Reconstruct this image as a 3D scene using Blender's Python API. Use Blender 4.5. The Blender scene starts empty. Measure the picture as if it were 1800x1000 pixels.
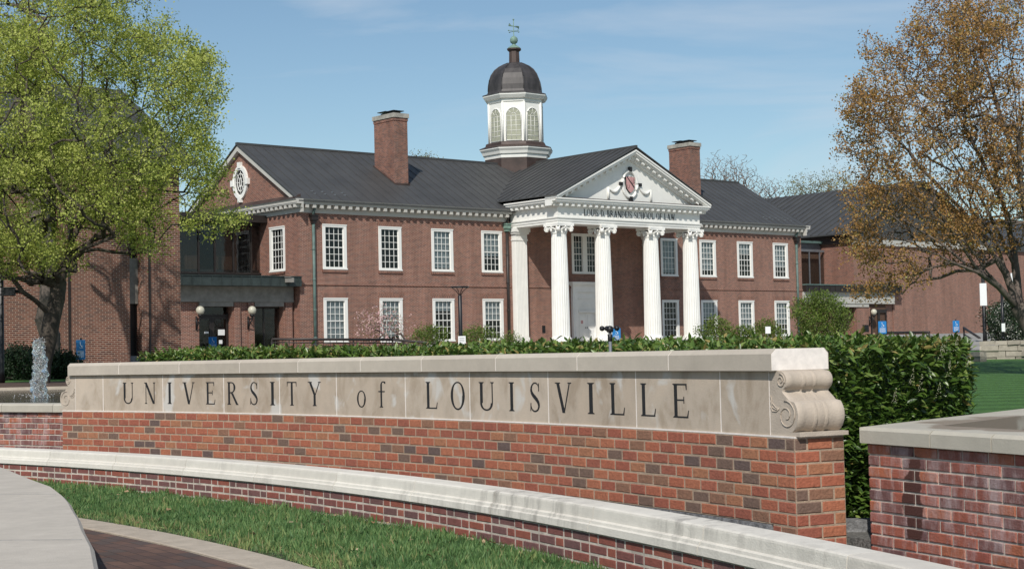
import bpy, math, random
import numpy as np
from mathutils import Vector, Matrix
random.seed(7); rng = np.random.default_rng(11)
PI = math.pi
scene = bpy.context.scene
# ------------------------------------------------------------------ camera
F_, PIT, ROL, YAW = 2770.0, .0431, .0222, .700
cam_d = bpy.data.cameras.new("camera"); cam = bpy.data.objects.new("camera", cam_d)
scene.collection.objects.link(cam); scene.camera = cam
cam_d.sensor_width = 36; cam_d.lens = F_/1800*36; cam_d.clip_end = 5000; cam_d.clip_start = .1
_X = np.array([1., 0, 0]); _UP = np.array([0, -math.sin(PIT), math.cos(PIT)]); _FW = np.array([0, math.cos(PIT), math.sin(PIT)])
_R = math.cos(ROL)*_X - math.sin(ROL)*_UP; _U = math.sin(ROL)*_X + math.cos(ROL)*_UP
cam.matrix_world = Matrix(((_R[0], _U[0], -_FW[0], 0), (_R[1], _U[1], -_FW[1], 0), (_R[2], _U[2], -_FW[2], 1.6), (0, 0, 0, 1)))
def at(px, py, Y):                     # a point of the place seen at that pixel of the 1800 px photo, Y metres ahead
    d = _FW + _R*(px-900)/F_ + _U*(500-py)/F_
    p = d/d[1]*Y
    return np.array([p[0], p[1], p[2]+1.6])
UB = np.array([math.cos(YAW), math.sin(YAW)]); VB = np.array([-math.sin(YAW), math.cos(YAW)])
# ------------------------------------------------------------------ world and sun
SUN = Vector((.27, 1.53, -1.40)).normalized()        # direction the light travels
elev = math.asin(-SUN.z); az = math.atan2(-SUN.x, -SUN.y)
w = bpy.data.worlds.new("World"); scene.world = w; w.use_nodes = True
nt = w.node_tree; nt.nodes.clear()
out = nt.nodes.new('ShaderNodeOutputWorld'); bg = nt.nodes.new('ShaderNodeBackground')
sky = nt.nodes.new('ShaderNodeTexSky'); sky.sky_type = 'NISHITA'; sky.sun_disc = False
sky.sun_elevation = elev; sky.sun_rotation = az; sky.air_density = 1.0; sky.dust_density = .35; sky.ozone_density = 3.0
tc = nt.nodes.new('ShaderNodeTexCoord'); mp = nt.nodes.new('ShaderNodeMapping'); mp.inputs['Scale'].default_value = (1.6, 1.6, 13)
mp.inputs['Rotation'].default_value = (0, math.radians(4), 0)
nz = nt.nodes.new('ShaderNodeTexNoise'); nz.inputs['Scale'].default_value = 1.7; nz.inputs['Detail'].default_value = 7; nz.inputs['Roughness'].default_value = .55
nz.inputs['Distortion'].default_value = .6
cr = nt.nodes.new('ShaderNodeValToRGB'); cr.color_ramp.elements[0].position = .44; cr.color_ramp.elements[1].position = .72
cr.color_ramp.elements[0].color = (0, 0, 0, 1); cr.color_ramp.elements[1].color = (.6, .6, .6, 1)
mx = nt.nodes.new('ShaderNodeMixRGB'); mx.inputs['Color2'].default_value = (6.2, 6.9, 7.8, 1)
nt.links.new(tc.outputs['Generated'], mp.inputs['Vector']); nt.links.new(mp.outputs[0], nz.inputs['Vector'])
nt.links.new(nz.outputs['Fac'], cr.inputs[0]); nt.links.new(cr.outputs[0], mx.inputs['Fac'])
tint = nt.nodes.new('ShaderNodeMixRGB'); tint.blend_type = 'MULTIPLY'; tint.inputs['Fac'].default_value = 1; tint.inputs['Color2'].default_value = (1.01, 1.04, .98, 1)
nt.links.new(sky.outputs[0], tint.inputs['Color1']); nt.links.new(tint.outputs[0], mx.inputs['Color1']); nt.links.new(mx.outputs[0], bg.inputs['Color'])
bg.inputs['Strength'].default_value = .095
nt.links.new(bg.outputs[0], out.inputs[0])
sl = bpy.data.lights.new("sun", 'SUN'); so = bpy.data.objects.new("sun", sl); scene.collection.objects.link(so)
sl.energy = 4.0; sl.angle = math.radians(.5); sl.color = (1, .95, .87)
so.rotation_euler = SUN.to_track_quat('-Z', 'Y').to_euler(); so.location = (0, -20, 40)
scene.view_settings.view_transform = 'Standard'; scene.view_settings.look = 'None'
scene.view_settings.exposure = .06; scene.view_settings.gamma = 1
scene.render.engine = 'CYCLES'
scene.cycles.max_bounces = 6; scene.cycles.transparent_max_bounces = 12

# ------------------------------------------------------------------ material helpers
MATS = {}
def newmat(name):
    m = bpy.data.materials.new(name); m.use_nodes = True; MATS[name] = m
    return m, m.node_tree, m.node_tree.nodes['Principled BSDF']
def N(nt, typ, **kw):
    n = nt.nodes.new(typ)
    for k, v in kw.items():
        if k in n.inputs: n.inputs[k].default_value = v
        else: setattr(n, k, v)
    return n
def ramp(nt, src, stops, interp='LINEAR'):
    r = nt.nodes.new('ShaderNodeValToRGB'); r.color_ramp.interpolation = interp
    e = r.color_ramp.elements
    while len(e) < len(stops): e.new(.5)
    for i, (p, c) in enumerate(stops): e[i].position = p; e[i].color = (*c, 1) if len(c) == 3 else c
    nt.links.new(src, r.inputs[0]); return r
def mixc(nt, fac, a, b, mode='MIX'):
    m = nt.nodes.new('ShaderNodeMixRGB'); m.blend_type = mode
    for k, v in (('Fac', fac), ('Color1', a), ('Color2', b)):
        if isinstance(v, (int, float)): m.inputs[k].default_value = v
        elif isinstance(v, tuple): m.inputs[k].default_value = (*v, 1)
        else: nt.links.new(v, m.inputs[k])
    return m.outputs[0]
def g3(v): return (v, v, v)
def plain(name, col, rough=.6, metal=0, var=.12, scale=3.0, bump=0, bscale=60, coords='Object', spec=.5, stretch=None):
    m, nt, b = newmat(name)
    tc = N(nt, 'ShaderNodeTexCoord'); src = tc.outputs[coords]
    if stretch:
        mpn = N(nt, 'ShaderNodeMapping'); mpn.inputs['Scale'].default_value = stretch; nt.links.new(src, mpn.inputs[0]); src = mpn.outputs[0]
    n1 = N(nt, 'ShaderNodeTexNoise', Scale=scale, Detail=8.0, Roughness=.65); nt.links.new(src, n1.inputs['Vector'])
    lo = tuple(c*(1-var*1.6) for c in col); hi = tuple(min(1, c*(1+var)) for c in col)
    r = ramp(nt, n1.outputs['Fac'], [(.3, lo), (.7, hi)])
    nt.links.new(r.outputs[0], b.inputs['Base Color'])
    b.inputs['Roughness'].default_value = rough; b.inputs['Metallic'].default_value = metal
    b.inputs['Specular IOR Level'].default_value = spec
    if bump:
        n2 = N(nt, 'ShaderNodeTexNoise', Scale=float(bscale), Detail=4.0); nt.links.new(tc.outputs[coords], n2.inputs['Vector'])
        bp = N(nt, 'ShaderNodeBump', Strength=bump, Distance=.01); nt.links.new(n2.outputs['Fac'], bp.inputs['Height']); nt.links.new(bp.outputs[0], b.inputs['Normal'])
    return m
def brickmat(name, cols, mortar, bw=.213, bh=.0677, ms=.011, off=.5, soldier=False, stain=.25):
    m, nt, b = newmat(name)
    tc = N(nt, 'ShaderNodeTexCoord'); src = tc.outputs['UV']
    if soldier:
        q = N(nt, 'ShaderNodeMapping'); q.inputs['Rotation'].default_value = (0, 0, PI/2); nt.links.new(src, q.inputs[0]); src = q.outputs[0]
    br = N(nt, 'ShaderNodeTexBrick'); br.offset = off; br.squash = 1
    br.inputs['Color1'].default_value = (0, 0, 0, 1); br.inputs['Color2'].default_value = (1, 1, 1, 1); br.inputs['Mortar'].default_value = (.5, .5, .5, 1)
    br.inputs['Scale'].default_value = 1; br.inputs['Mortar Size'].default_value = ms; br.inputs['Mortar Smooth'].default_value = .1
    br.inputs['Brick Width'].default_value = bw; br.inputs['Row Height'].default_value = bh
    nt.links.new(src, br.inputs['Vector'])
    n = len(cols); r = ramp(nt, br.outputs['Color'], [(i/n, c) for i, c in enumerate(cols)], 'CONSTANT')
    n1 = N(nt, 'ShaderNodeTexNoise', Scale=.5, Detail=9.0, Roughness=.8); nt.links.new(tc.outputs['Object'], n1.inputs['Vector'])
    r2 = ramp(nt, n1.outputs['Fac'], [(.3, g3(1-stain)), (.7, g3(1+stain*.5))])
    c = mixc(nt, br.outputs['Fac'], r.outputs[0], mortar)
    q3 = N(nt, 'ShaderNodeMapping'); q3.inputs['Scale'].default_value = (1.6, 1.6, .13); nt.links.new(tc.outputs['Object'], q3.inputs[0])
    n3 = N(nt, 'ShaderNodeTexNoise', Scale=1.0, Detail=8.0, Roughness=.7); nt.links.new(q3.outputs[0], n3.inputs['Vector'])
    r3 = ramp(nt, n3.outputs['Fac'], [(.35, g3(.80)), (.55, g3(1.0)), (.7, g3(1.1))]); c = mixc(nt, 1.0, c, r3.outputs[0], 'MULTIPLY')
    c = mixc(nt, 1.0, c, r2.outputs[0], 'MULTIPLY')
    nt.links.new(c, b.inputs['Base Color']); b.inputs['Roughness'].default_value = .85; b.inputs['Specular IOR Level'].default_value = .25
    bp = N(nt, 'ShaderNodeBump', Strength=.5, Distance=.01, invert=True); nt.links.new(br.outputs['Fac'], bp.inputs['Height']); nt.links.new(bp.outputs[0], b.inputs['Normal'])
    return m
def rndmat(name, stops, rough=.7, interp='LINEAR', noise=.2, nscale=8.0, bump=0, spec=.4, coat=None, trans=0, stretch=None, bscale=90.0):
    """colour picked per piece by the vertex attribute 'rnd' (one number per brick / leaf)"""
    m, nt, b = newmat(name)
    a = N(nt, 'ShaderNodeAttribute', attribute_name='rnd')
    r = ramp(nt, a.outputs['Fac'], stops, interp)
    tc = N(nt, 'ShaderNodeTexCoord'); src = tc.outputs['Object']
    if stretch:
        mpn = N(nt, 'ShaderNodeMapping'); mpn.inputs['Scale'].default_value = stretch; nt.links.new(src, mpn.inputs[0]); src = mpn.outputs[0]
    n1 = N(nt, 'ShaderNodeTexNoise', Scale=nscale, Detail=9.0, Roughness=.75); nt.links.new(src, n1.inputs['Vector'])
    r2 = ramp(nt, n1.outputs['Fac'], [(.3, g3(1-noise)), (.7, g3(1+noise))])
    c = mixc(nt, 1.0, r.outputs[0], r2.outputs[0], 'MULTIPLY')
    if coat: c = coat(nt, tc, c)
    nt.links.new(c, b.inputs['Base Color']); b.inputs['Roughness'].default_value = rough; b.inputs['Specular IOR Level'].default_value = spec
    if bump:
        n2 = N(nt, 'ShaderNodeTexNoise', Scale=bscale, Detail=5.0); nt.links.new(tc.outputs['Object'], n2.inputs['Vector'])
        bp = N(nt, 'ShaderNodeBump', Strength=bump, Distance=.006); nt.links.new(n2.outputs['Fac'], bp.inputs['Height']); nt.links.new(bp.outputs[0], b.inputs['Normal'])
    if trans:
        t = N(nt, 'ShaderNodeBsdfTranslucent'); nt.links.new(c, t.inputs[0]); ms = N(nt, 'ShaderNodeMixShader'); ms.inputs[0].default_value = trans
        nt.links.new(b.outputs[0], ms.inputs[1]); nt.links.new(t.outputs[0], ms.inputs[2]); nt.links.new(ms.outputs[0], nt.nodes['Material Output'].inputs[0])
    return m
# ------------------------------------------------------------------ mesh helpers
COL = scene.collection
class MB:
    def __init__(s): s.v = []; s.f = []; s.m = []; s.r = []; s.cr = .5; s.cm = 0; s.sm = []; s.csm = False
    def face(s, pts):
        i = len(s.v); s.v += [tuple(map(float, p)) for p in pts]; s.f.append(tuple(range(i, i+len(pts)))); s.m.append(s.cm); s.r.append(s.cr); s.sm.append(s.csm)
    def mesh(s, vs, fs):
        i = len(s.v); s.v += [tuple(map(float, p)) for p in vs]
        for f in fs: s.f.append(tuple(j+i for j in f)); s.m.append(s.cm); s.r.append(s.cr); s.sm.append(s.csm)
    def hexa(s, p):   # 8 points, bottom 4 ccw then top 4
        s.mesh(p, [(3, 2, 1, 0), (4, 5, 6, 7), (0, 1, 5, 4), (1, 2, 6, 5), (2, 3, 7, 6), (3, 0, 4, 7)])
    def box(s, x0, x1, y0, y1, z0, z1):
        s.hexa([(x0, y0, z0), (x1, y0, z0), (x1, y1, z0), (x0, y1, z0), (x0, y0, z1), (x1, y0, z1), (x1, y1, z1), (x0, y1, z1)])
    def prism(s, poly, z0, z1):
        n = len(poly); s.mesh([(x, y, z0) for x, y in poly]+[(x, y, z1) for x, y in poly],
                              [tuple(range(n-1, -1, -1)), tuple(range(n, 2*n))]+[(i, (i+1) % n, n+(i+1) % n, n+i) for i in range(n)])
    def tube(s, pts, rad, n=8, cap=True):
        pts = [np.array(p, float) for p in pts]; m = len(pts)
        if not hasattr(rad, '__len__'): rad = [rad]*m
        vs = []; 
        for i, p in enumerate(pts):
            d = pts[min(i+1, m-1)]-pts[max(i-1, 0)]; d /= np.linalg.norm(d)+1e-9
            a = np.array([0, 0, 1.]) if abs(d[2]) < .9 else np.array([1., 0, 0])
            e1 = np.cross(d, a); e1 /= np.linalg.norm(e1); e2 = np.cross(d, e1)
            vs += [p+rad[i]*(math.cos(2*PI*k/n)*e1+math.sin(2*PI*k/n)*e2) for k in range(n)]
        fs = [(i*n+k, i*n+(k+1) % n, (i+1)*n+(k+1) % n, (i+1)*n+k) for i in range(m-1) for k in range(n)]
        if cap: fs += [tuple(range(n-1, -1, -1)), tuple(range((m-1)*n, m*n))]
        o = s.csm; s.csm = True; s.mesh(vs, fs); s.csm = o
    def lathe(s, prof, cx=0, cy=0, n=24, a0=0, smooth=True, cap=True, rf=None):
        vs = []
        for r, z in prof:
            for k in range(n):
                a = a0+2*PI*k/n; rr = r*(rf(k) if rf else 1); vs.append((cx+rr*math.cos(a), cy+rr*math.sin(a), z))
        m = len(prof); fs = [(i*n+k, i*n+(k+1) % n, (i+1)*n+(k+1) % n, (i+1)*n+k) for i in range(m-1) for k in range(n)]
        if cap: fs += [tuple(range(n-1, -1, -1)), tuple(range((m-1)*n, m*n))]
        o = s.csm; s.csm = smooth; s.mesh(vs, fs); s.csm = o
    def sphere(s, c, r, n=16, sz=1):
        s.lathe([(r*math.sin(PI*i/(n//2)) if 0 < i < n//2 else r*.02, c[2]-r*sz*math.cos(PI*i/(n//2))) for i in range(n//2+1)], c[0], c[1], n)
    def build(s, name, mats, parent=None, uvf=None, loc=None, rot=None):
        me = bpy.data.meshes.new(name); me.from_pydata(s.v, [], s.f)
        mats = mats if isinstance(mats, (list, tuple)) else [mats]
        for m in mats: me.materials.append(m)
        me.polygons.foreach_set('material_index', s.m); me.polygons.foreach_set('use_smooth', s.sm)
        me.update()
        uv = me.uv_layers.new(name='UVMap'); at_ = me.color_attributes.new('rnd', 'FLOAT_COLOR', 'CORNER')
        uvs = np.zeros((len(me.loops), 2), np.float32); rc = np.ones((len(me.loops), 4), np.float32)
        for p in me.polygons:
            nn = p.normal; fl = abs(nn.z) > .85
            if not fl:
                L = math.hypot(nn.x, nn.y) or 1; tx, ty = -nn.y/L, nn.x/L
            for li in p.loop_indices:
                c = me.vertices[me.loops[li].vertex_index].co
                if uvf: uvs[li] = uvf(c, nn)
                elif fl: uvs[li] = (c.x, c.y)
                else: uvs[li] = (c.x*tx+c.y*ty, c.z)
                rc[li, :3] = s.r[p.index]
        me.uv_layers['UVMap'].data.foreach_set('uv', uvs.ravel()); me.color_attributes['rnd'].data.foreach_set('color', rc.ravel())
        return link(name, me, parent, loc, rot)
def link(name, me, parent=None, loc=None, rot=None):
    o = bpy.data.objects.new(name, me); COL.objects.link(o)
    if parent: o.parent = parent
    if loc is not None: o.location = loc
    if rot is not None: o.rotation_euler = (0, 0, rot)
    return o
def empty(name, label, cat, loc=(0, 0, 0), rot=0, group=None):
    o = bpy.data.objects.new(name, None); COL.objects.link(o); o.location = loc; o.rotation_euler = (0, 0, rot)
    return tag(o, label, cat, group)
def tag(o, label, cat, group=None, kind=None):
    o['label'] = label; o['category'] = cat
    if group: o['group'] = group
    if kind: o['kind'] = kind
    return o
def struct(o): o['kind'] = 'structure'; return o
def fastmesh(name, V, Fq, mat, rnd=None, parent=None, smooth=False, loc=None):
    """V (n,3); Fq (m,k) same-size faces; rnd per vertex"""
    me = bpy.data.meshes.new(name); n, k = Fq.shape
    me.vertices.add(len(V)); me.vertices.foreach_set('co', V.astype(np.float32).ravel())
    me.loops.add(n*k); me.loops.foreach_set('vertex_index', Fq.astype(np.int32).ravel())
    me.polygons.add(n); me.polygons.foreach_set('loop_start', np.arange(0, n*k, k, dtype=np.int32))
    try: me.polygons.foreach_set('loop_total', np.full(n, k, np.int32))
    except Exception: pass
    me.update(calc_edges=True)
    for m in (mat if isinstance(mat, (list, tuple)) else [mat]): me.materials.append(m)
    if smooth: me.polygons.foreach_set('use_smooth', np.ones(n, bool))
    if rnd is not None:
        a = me.color_attributes.new('rnd', 'FLOAT_COLOR', 'POINT')
        c = np.ones((len(V), 4), np.float32); c[:, :3] = rnd[:, None]; a.data.foreach_set('color', c.ravel())
    me.validate()
    return link(name, me, parent, loc)
def frames(D, roll):
    """rotation matrices whose local +Y follows D and +Z is the leaf's upper side"""
    D = D/np.linalg.norm(D, axis=1, keepdims=True)
    up = np.tile([0, 0, 1.], (len(D), 1)); Xa = np.cross(D, up); nx = np.linalg.norm(Xa, axis=1, keepdims=True)
    Xa = np.where(nx > 1e-3, Xa/np.maximum(nx, 1e-6), [1., 0, 0]); Za = np.cross(Xa, D)
    c, s_ = np.cos(roll)[:, None], np.sin(roll)[:, None]
    X2 = c*Xa+s_*Za; Z2 = -s_*Xa+c*Za
    return np.stack([X2, D, Z2], axis=2)
def scatter(name, mat, base_v, base_f, P, R, S, rnd, parent=None, smooth=False, loc=None):
    bv = np.array(base_v, float); bf = np.array(base_f, int); n = len(P); k = len(bv)
    V = np.einsum('nij,kj->nki', R, bv)*S[:, None, None]+P[:, None, :]
    Fq = (bf[None]+np.arange(n)[:, None, None]*k).reshape(-1, bf.shape[1])
    return fastmesh(name, V.reshape(-1, 3), Fq, mat, np.repeat(rnd, k), parent, smooth, loc)
def rdir(n, zb=0.0):
    d = rng.normal(size=(n, 3)); d[:, 2] += zb; return d/np.linalg.norm(d, axis=1, keepdims=True)
#MATERIALS
# ------------------------------------------------------------------ materials
BR_FAR = [(.185, .061, .041), (.215, .076, .048), (.155, .052, .037), (.20, .066, .044), (.115, .044, .035), (.235, .09, .059)]
M_brick = brickmat('building_brick', BR_FAR, (.44, .32, .26), ms=.010, stain=.12)
M_brick_s = brickmat('soldier_brick', BR_FAR, (.40, .29, .23), soldier=True, ms=.009)
M_brick_l = brickmat('wing_brick', [(.17, .06, .038), (.20, .077, .05), (.135, .05, .034), (.10, .042, .034), (.185, .07, .046)], (.38, .28, .22), ms=.010, stain=.3)  # whole brick toned darker to carry the big tree's shade on this wing
M_chim = brickmat('chimney_brick', [(.23, .085, .055), (.27, .105, .07), (.18, .07, .05), (.13, .055, .045)], (.33, .24, .2), stain=.45)
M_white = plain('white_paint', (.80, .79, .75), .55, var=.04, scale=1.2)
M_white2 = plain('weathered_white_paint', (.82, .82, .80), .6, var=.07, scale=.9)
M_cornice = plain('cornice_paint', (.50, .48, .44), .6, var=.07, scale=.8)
M_roof = plain('dark_metal_roof', (.060, .060, .060), .55, .05, var=.13, scale=.8, spec=.5)
M_roofb = plain('copper_brown_metal', (.062, .040, .034), .6, .1, var=.3, scale=1.2)
M_dome = plain('dome_lead', (.056, .050, .050), .55, .1, var=.45, scale=1.3, stretch=(1, 1, .25))
M_verd = plain('verdigris', (.17, .27, .22), .7, var=.3, scale=6)
M_green = plain('green_downpipe', (.10, .155, .14), .55, var=.25, scale=4)
M_greend = plain('dark_green_metal', (.042, .055, .052), .5, .2, var=.25, scale=2)
M_brownm = plain('dark_brown_metal', (.03, .024, .022), .5, .2, var=.2)
M_black = plain('black_metal', (.012, .012, .014), .4, .2, var=.2)
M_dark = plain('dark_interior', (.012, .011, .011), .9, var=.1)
M_blind = plain('window_blind', (.55, .59, .60), .8, var=.05)
M_globe = plain('lamp_globe', (.50, .48, .39), .35, var=.04)
M_conc = plain('chimney_cap_concrete', (.36, .34, .30), .85, var=.3, scale=2)
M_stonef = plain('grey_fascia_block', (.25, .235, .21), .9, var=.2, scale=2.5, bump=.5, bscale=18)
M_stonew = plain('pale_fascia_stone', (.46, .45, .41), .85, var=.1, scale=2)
M_curtain = plain('brown_curtain', (.10, .055, .035), .9, var=.25, scale=2, stretch=(8, 8, .2))
M_blue = plain('blue_sign', (.012, .17, .44), .4, var=.05)
M_signw = plain('sign_white', (.75, .76, .76), .5, var=.03)
M_red = plain('shield_red', (.55, .30, .29), .6, var=.08)
M_let = plain('dark_lettering', (.014, .013, .015), .55, var=.2)
M_post = plain('grey_post', (.20, .21, .23), .45, .4, var=.15)
M_mulch = plain('brown_mulch', (.085, .05, .035), .95, var=.45, scale=9, bump=1, bscale=25)
M_gravel = plain('grey_gravel', (.16, .155, .145), .95, var=.5, scale=60, bump=1, bscale=120)
M_granite = plain('rough_granite', (.20, .20, .205), .9, var=.4, scale=28, bump=1.0, bscale=45)
M_mortar = plain('tan_mortar', (.40, .30, .22), .95, var=.2, scale=14, bump=.5, bscale=150)
M_brownjoint = plain('rusty_joint', (.30, .22, .16), .95, var=.2)
M_mortarw = plain('white_mortar', (.80, .74, .69), .9, var=.08, scale=20)
M_mortarg = plain('pale_mortar', (.56, .49, .42), .95, var=.25, scale=10, bump=.4, bscale=150)
def glassmat():
    m, nt, b = newmat('window_glass'); nt.nodes.remove(b)
    t = N(nt, 'ShaderNodeBsdfTransparent'); t.inputs[0].default_value = (.72, .76, .76, 1)
    g = N(nt, 'ShaderNodeBsdfGlossy', Roughness=.06); g.inputs[0].default_value = (.9, .95, 1, 1)
    lw = N(nt, 'ShaderNodeLayerWeight', Blend=.25); mr = N(nt, 'ShaderNodeMapRange'); nt.links.new(lw.outputs['Fresnel'], mr.inputs[0])
    mr.inputs[3].default_value = .035; mr.inputs[4].default_value = .6
    tc = N(nt, 'ShaderNodeTexCoord'); nz = N(nt, 'ShaderNodeTexNoise', Scale=2.5, Detail=2.0); nt.links.new(tc.outputs['Object'], nz.inputs['Vector'])
    bp = N(nt, 'ShaderNodeBump', Strength=.25, Distance=.02); nt.links.new(nz.outputs['Fac'], bp.inputs['Height']); nt.links.new(bp.outputs[0], g.inputs['Normal'])
    ms = N(nt, 'ShaderNodeMixShader'); nt.links.new(mr.outputs[0], ms.inputs[0]); nt.links.new(t.outputs[0], ms.inputs[1]); nt.links.new(g.outputs[0], ms.inputs[2])
    nt.links.new(ms.outputs[0], nt.nodes['Material Output'].inputs[0]); return m
M_glass = glassmat()
M_cupglass = plain('cupola_glass', (.36, .36, .27), .25, var=.08, spec=.6)
# foreground brick, colour per brick
def blotch(nt, tc, loc, size, edge, nsc=6.0, amp=.5):
    """mask of one irregular stain round a point of the stone"""
    q = N(nt, 'ShaderNodeMapping'); q.inputs['Location'].default_value = tuple(-l/s_ for l, s_ in zip(loc, size)); q.inputs['Scale'].default_value = tuple(1/s_ for s_ in size)
    nt.links.new(tc.outputs['Object'], q.inputs[0]); g = N(nt, 'ShaderNodeTexGradient', gradient_type='SPHERICAL'); nt.links.new(q.outputs[0], g.inputs[0])
    n = N(nt, 'ShaderNodeTexNoise', Scale=nsc, Detail=5.0); nt.links.new(tc.outputs['Object'], n.inputs['Vector'])
    a = N(nt, 'ShaderNodeMath', operation='MULTIPLY_ADD'); nt.links.new(n.outputs['Fac'], a.inputs[0]); a.inputs[1].default_value = amp; nt.links.new(g.outputs['Fac'], a.inputs[2])
    return ramp(nt, a.outputs[0], [(edge, (0, 0, 0)), (edge+.05, (1, 1, 1))]).outputs[0]
def efflo(nt, tc, c):
    n = N(nt, 'ShaderNodeTexNoise', Scale=1.0, Detail=7.0, Roughness=.75); q = N(nt, 'ShaderNodeMapping'); q.inputs['Scale'].default_value = (7, 7, 2.2)
    nt.links.new(tc.outputs['Object'], q.inputs[0]); nt.links.new(q.outputs[0], n.inputs['Vector'])
    r = ramp(nt, n.outputs['Fac'], [(.47, (0, 0, 0)), (.68, g3(.62))])
    c = mixc(nt, r.outputs[0], c, (.50, .42, .42))
    n2 = N(nt, 'ShaderNodeTexNoise', Scale=1.6, Detail=4.0); q2 = N(nt, 'ShaderNodeMapping'); q2.inputs['Scale'].default_value = (1.2, 1.2, .5); q2.inputs['Location'].default_value = (3.3, 1, 0)
    nt.links.new(tc.outputs['Object'], q2.inputs[0]); nt.links.new(q2.outputs[0], n2.inputs['Vector'])
    r2 = ramp(nt, n2.outputs['Fac'], [(.66, g3(1)), (.74, g3(.5))])
    c = mixc(nt, 1.0, c, r2.outputs[0], 'MULTIPLY'); p = at(1620, 880, 9.15)
    return mixc(nt, blotch(nt, tc, (p[0], p[1], p[2]), (.17, .17, .42), .80, 7.0, .95), c, (.075, .03, .024))
SB = [(.0, (.35, .115, .066)), (.18, (.37, .135, .075)), (.34, (.30, .095, .060)), (.48, (.34, .15, .082)), (.58, (.335, .112, .07)), (.70, (.285, .095, .062)), (.82, (.24, .125, .08)), (.88, (.165, .105, .08)), (.95, (.125, .085, .075))]
M_sbrick = rndmat('orange_red_brick', SB, .85, 'CONSTANT', .26, 34, bump=1.0, bscale=60.0)
PB = [(.0, (.32, .10, .065)), (.22, (.25, .085, .062)), (.42, (.19, .085, .074)), (.6, (.29, .085, .06)), (.75, (.15, .075, .072)), (.85, (.36, .12, .065))]
M_pbrick = rndmat('purple_red_brick', PB, .6, 'CONSTANT', .25, 20, bump=.8, coat=efflo)
LB = [(.0, (.25, .08, .06)), (.22, (.20, .075, .065)), (.42, (.17, .08, .075)), (.6, (.27, .085, .058)), (.78, (.15, .075, .07)), (.9, (.29, .10, .07))]
M_lbrick = rndmat('dusty_mauve_brick', LB, .8, 'CONSTANT', .24, 20, bump=.8)
def limestone(nt, tc, c):
    n = N(nt, 'ShaderNodeTexNoise', Scale=1.0, Detail=6.0, Roughness=.6, Distortion=.5); q = N(nt, 'ShaderNodeMapping'); q.inputs['Scale'].default_value = (4.2, 4.2, 2.6)
    nt.links.new(tc.outputs['Object'], q.inputs[0]); nt.links.new(q.outputs[0], n.inputs['Vector'])
    r = ramp(nt, n.outputs['Fac'], [(.36, (.80, .77, .73)), (.5, (1, 1, 1)), (.64, (1.08, 1.07, 1.06))])
    c = mixc(nt, 1.0, c, r.outputs[0], 'MULTIPLY')
    n2 = N(nt, 'ShaderNodeTexNoise', Scale=1.0, Detail=3.0, Roughness=.5, Distortion=.4); q2 = N(nt, 'ShaderNodeMapping'); q2.inputs['Scale'].default_value = (3.6, 3.6, 3.0); q2.inputs['Location'].default_value = (.7, 2.1, .35)
    nt.links.new(tc.outputs['Object'], q2.inputs[0]); nt.links.new(q2.outputs[0], n2.inputs['Vector'])
    r2 = ramp(nt, n2.outputs['Fac'], [(.585, (0, 0, 0)), (.66, g3(.8))])
    return mixc(nt, r2.outputs[0], c, (.56, .54, .51))
LS = [(.0, (.42, .345, .275)), (.5, (.45, .375, .30)), (1, (.48, .405, .33))]
M_lime = rndmat('tan_limestone', LS, .85, 'LINEAR', .06, 5, bump=.25, coat=limestone)
M_cap = rndmat('cap_limestone', [(.0, (.42, .37, .31)), (1, (.48, .43, .365))], .85, 'LINEAR', .10, 3.5, bump=.25)
M_scroll = plain('carved_limestone', (.46, .39, .32), .85, var=.10, scale=6, bump=.3, bscale=90)
def mildew(nt, tc, c):
    n = N(nt, 'ShaderNodeTexNoise', Scale=1.0, Detail=7.0, Roughness=.72); q = N(nt, 'ShaderNodeMapping'); q.inputs['Scale'].default_value = (9, 9, 1.6)
    nt.links.new(tc.outputs['Object'], q.inputs[0]); nt.links.new(q.outputs[0], n.inputs['Vector'])
    n0 = N(nt, 'ShaderNodeTexNoise', Scale=.62, Detail=2.0); nt.links.new(tc.outputs['Object'], n0.inputs['Vector'])
    r0 = ramp(nt, n0.outputs['Fac'], [(.52, (0, 0, 0)), (.64, g3(.75))])
    r = ramp(nt, n.outputs['Fac'], [(.46, (0, 0, 0)), (.60, g3(.9))])
    f = mixc(nt, 1.0, r.outputs[0], r0.outputs[0], 'MULTIPLY')
    return mixc(nt, f, c, (.20, .185, .165))
M_ledge = rndmat('white_ledge_stone', [(.0, (.58, .54, .48)), (1, (.66, .625, .56))], .85, 'LINEAR', .10, 6, bump=.5, coat=mildew)
M_slab = rndmat('smooth_tan_slab', [(.0, (.45, .405, .35)), (1, (.49, .445, .385))], .85, 'LINEAR', .13, 5.0, bump=.5)
M_curb = plain('tan_concrete_curb', (.42, .36, .29), .9, var=.12, scale=7, bump=.5, bscale=90)
def wet(nt, tc, c):
    f = blotch(nt, tc, (3.6, 9.4, 1.05), (1.5, 1.5, 1.5), .46, 3.0, .5); return mixc(nt, f, c, (.245, .20, .155))
M_wetcap = rndmat('fountain_coping_stone', [(0, (.41, .38, .32)), (1, (.47, .435, .365))], .8, 'LINEAR', .10, 3.0, bump=.3, coat=wet)
M_paver = brickmat('dark_brick_paving', [(.13, .078, .062), (.15, .09, .07), (.11, .07, .06), (.10, .075, .068)], (.06, .045, .04), bw=.205, bh=.103, ms=.004)
M_grass = rndmat('lawn_grass_blades', [(0, (.05, .12, .04)), (.45, (.11, .215, .07)), (.8, (.19, .30, .105)), (.95, (.30, .34, .13)), (1, (.36, .31, .16))], .6, trans=.35, noise=.15, nscale=3)
M_bed = plain('grass_soil', (.045, .062, .022), .95, var=.5, scale=12, bump=.8, bscale=60)
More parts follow.
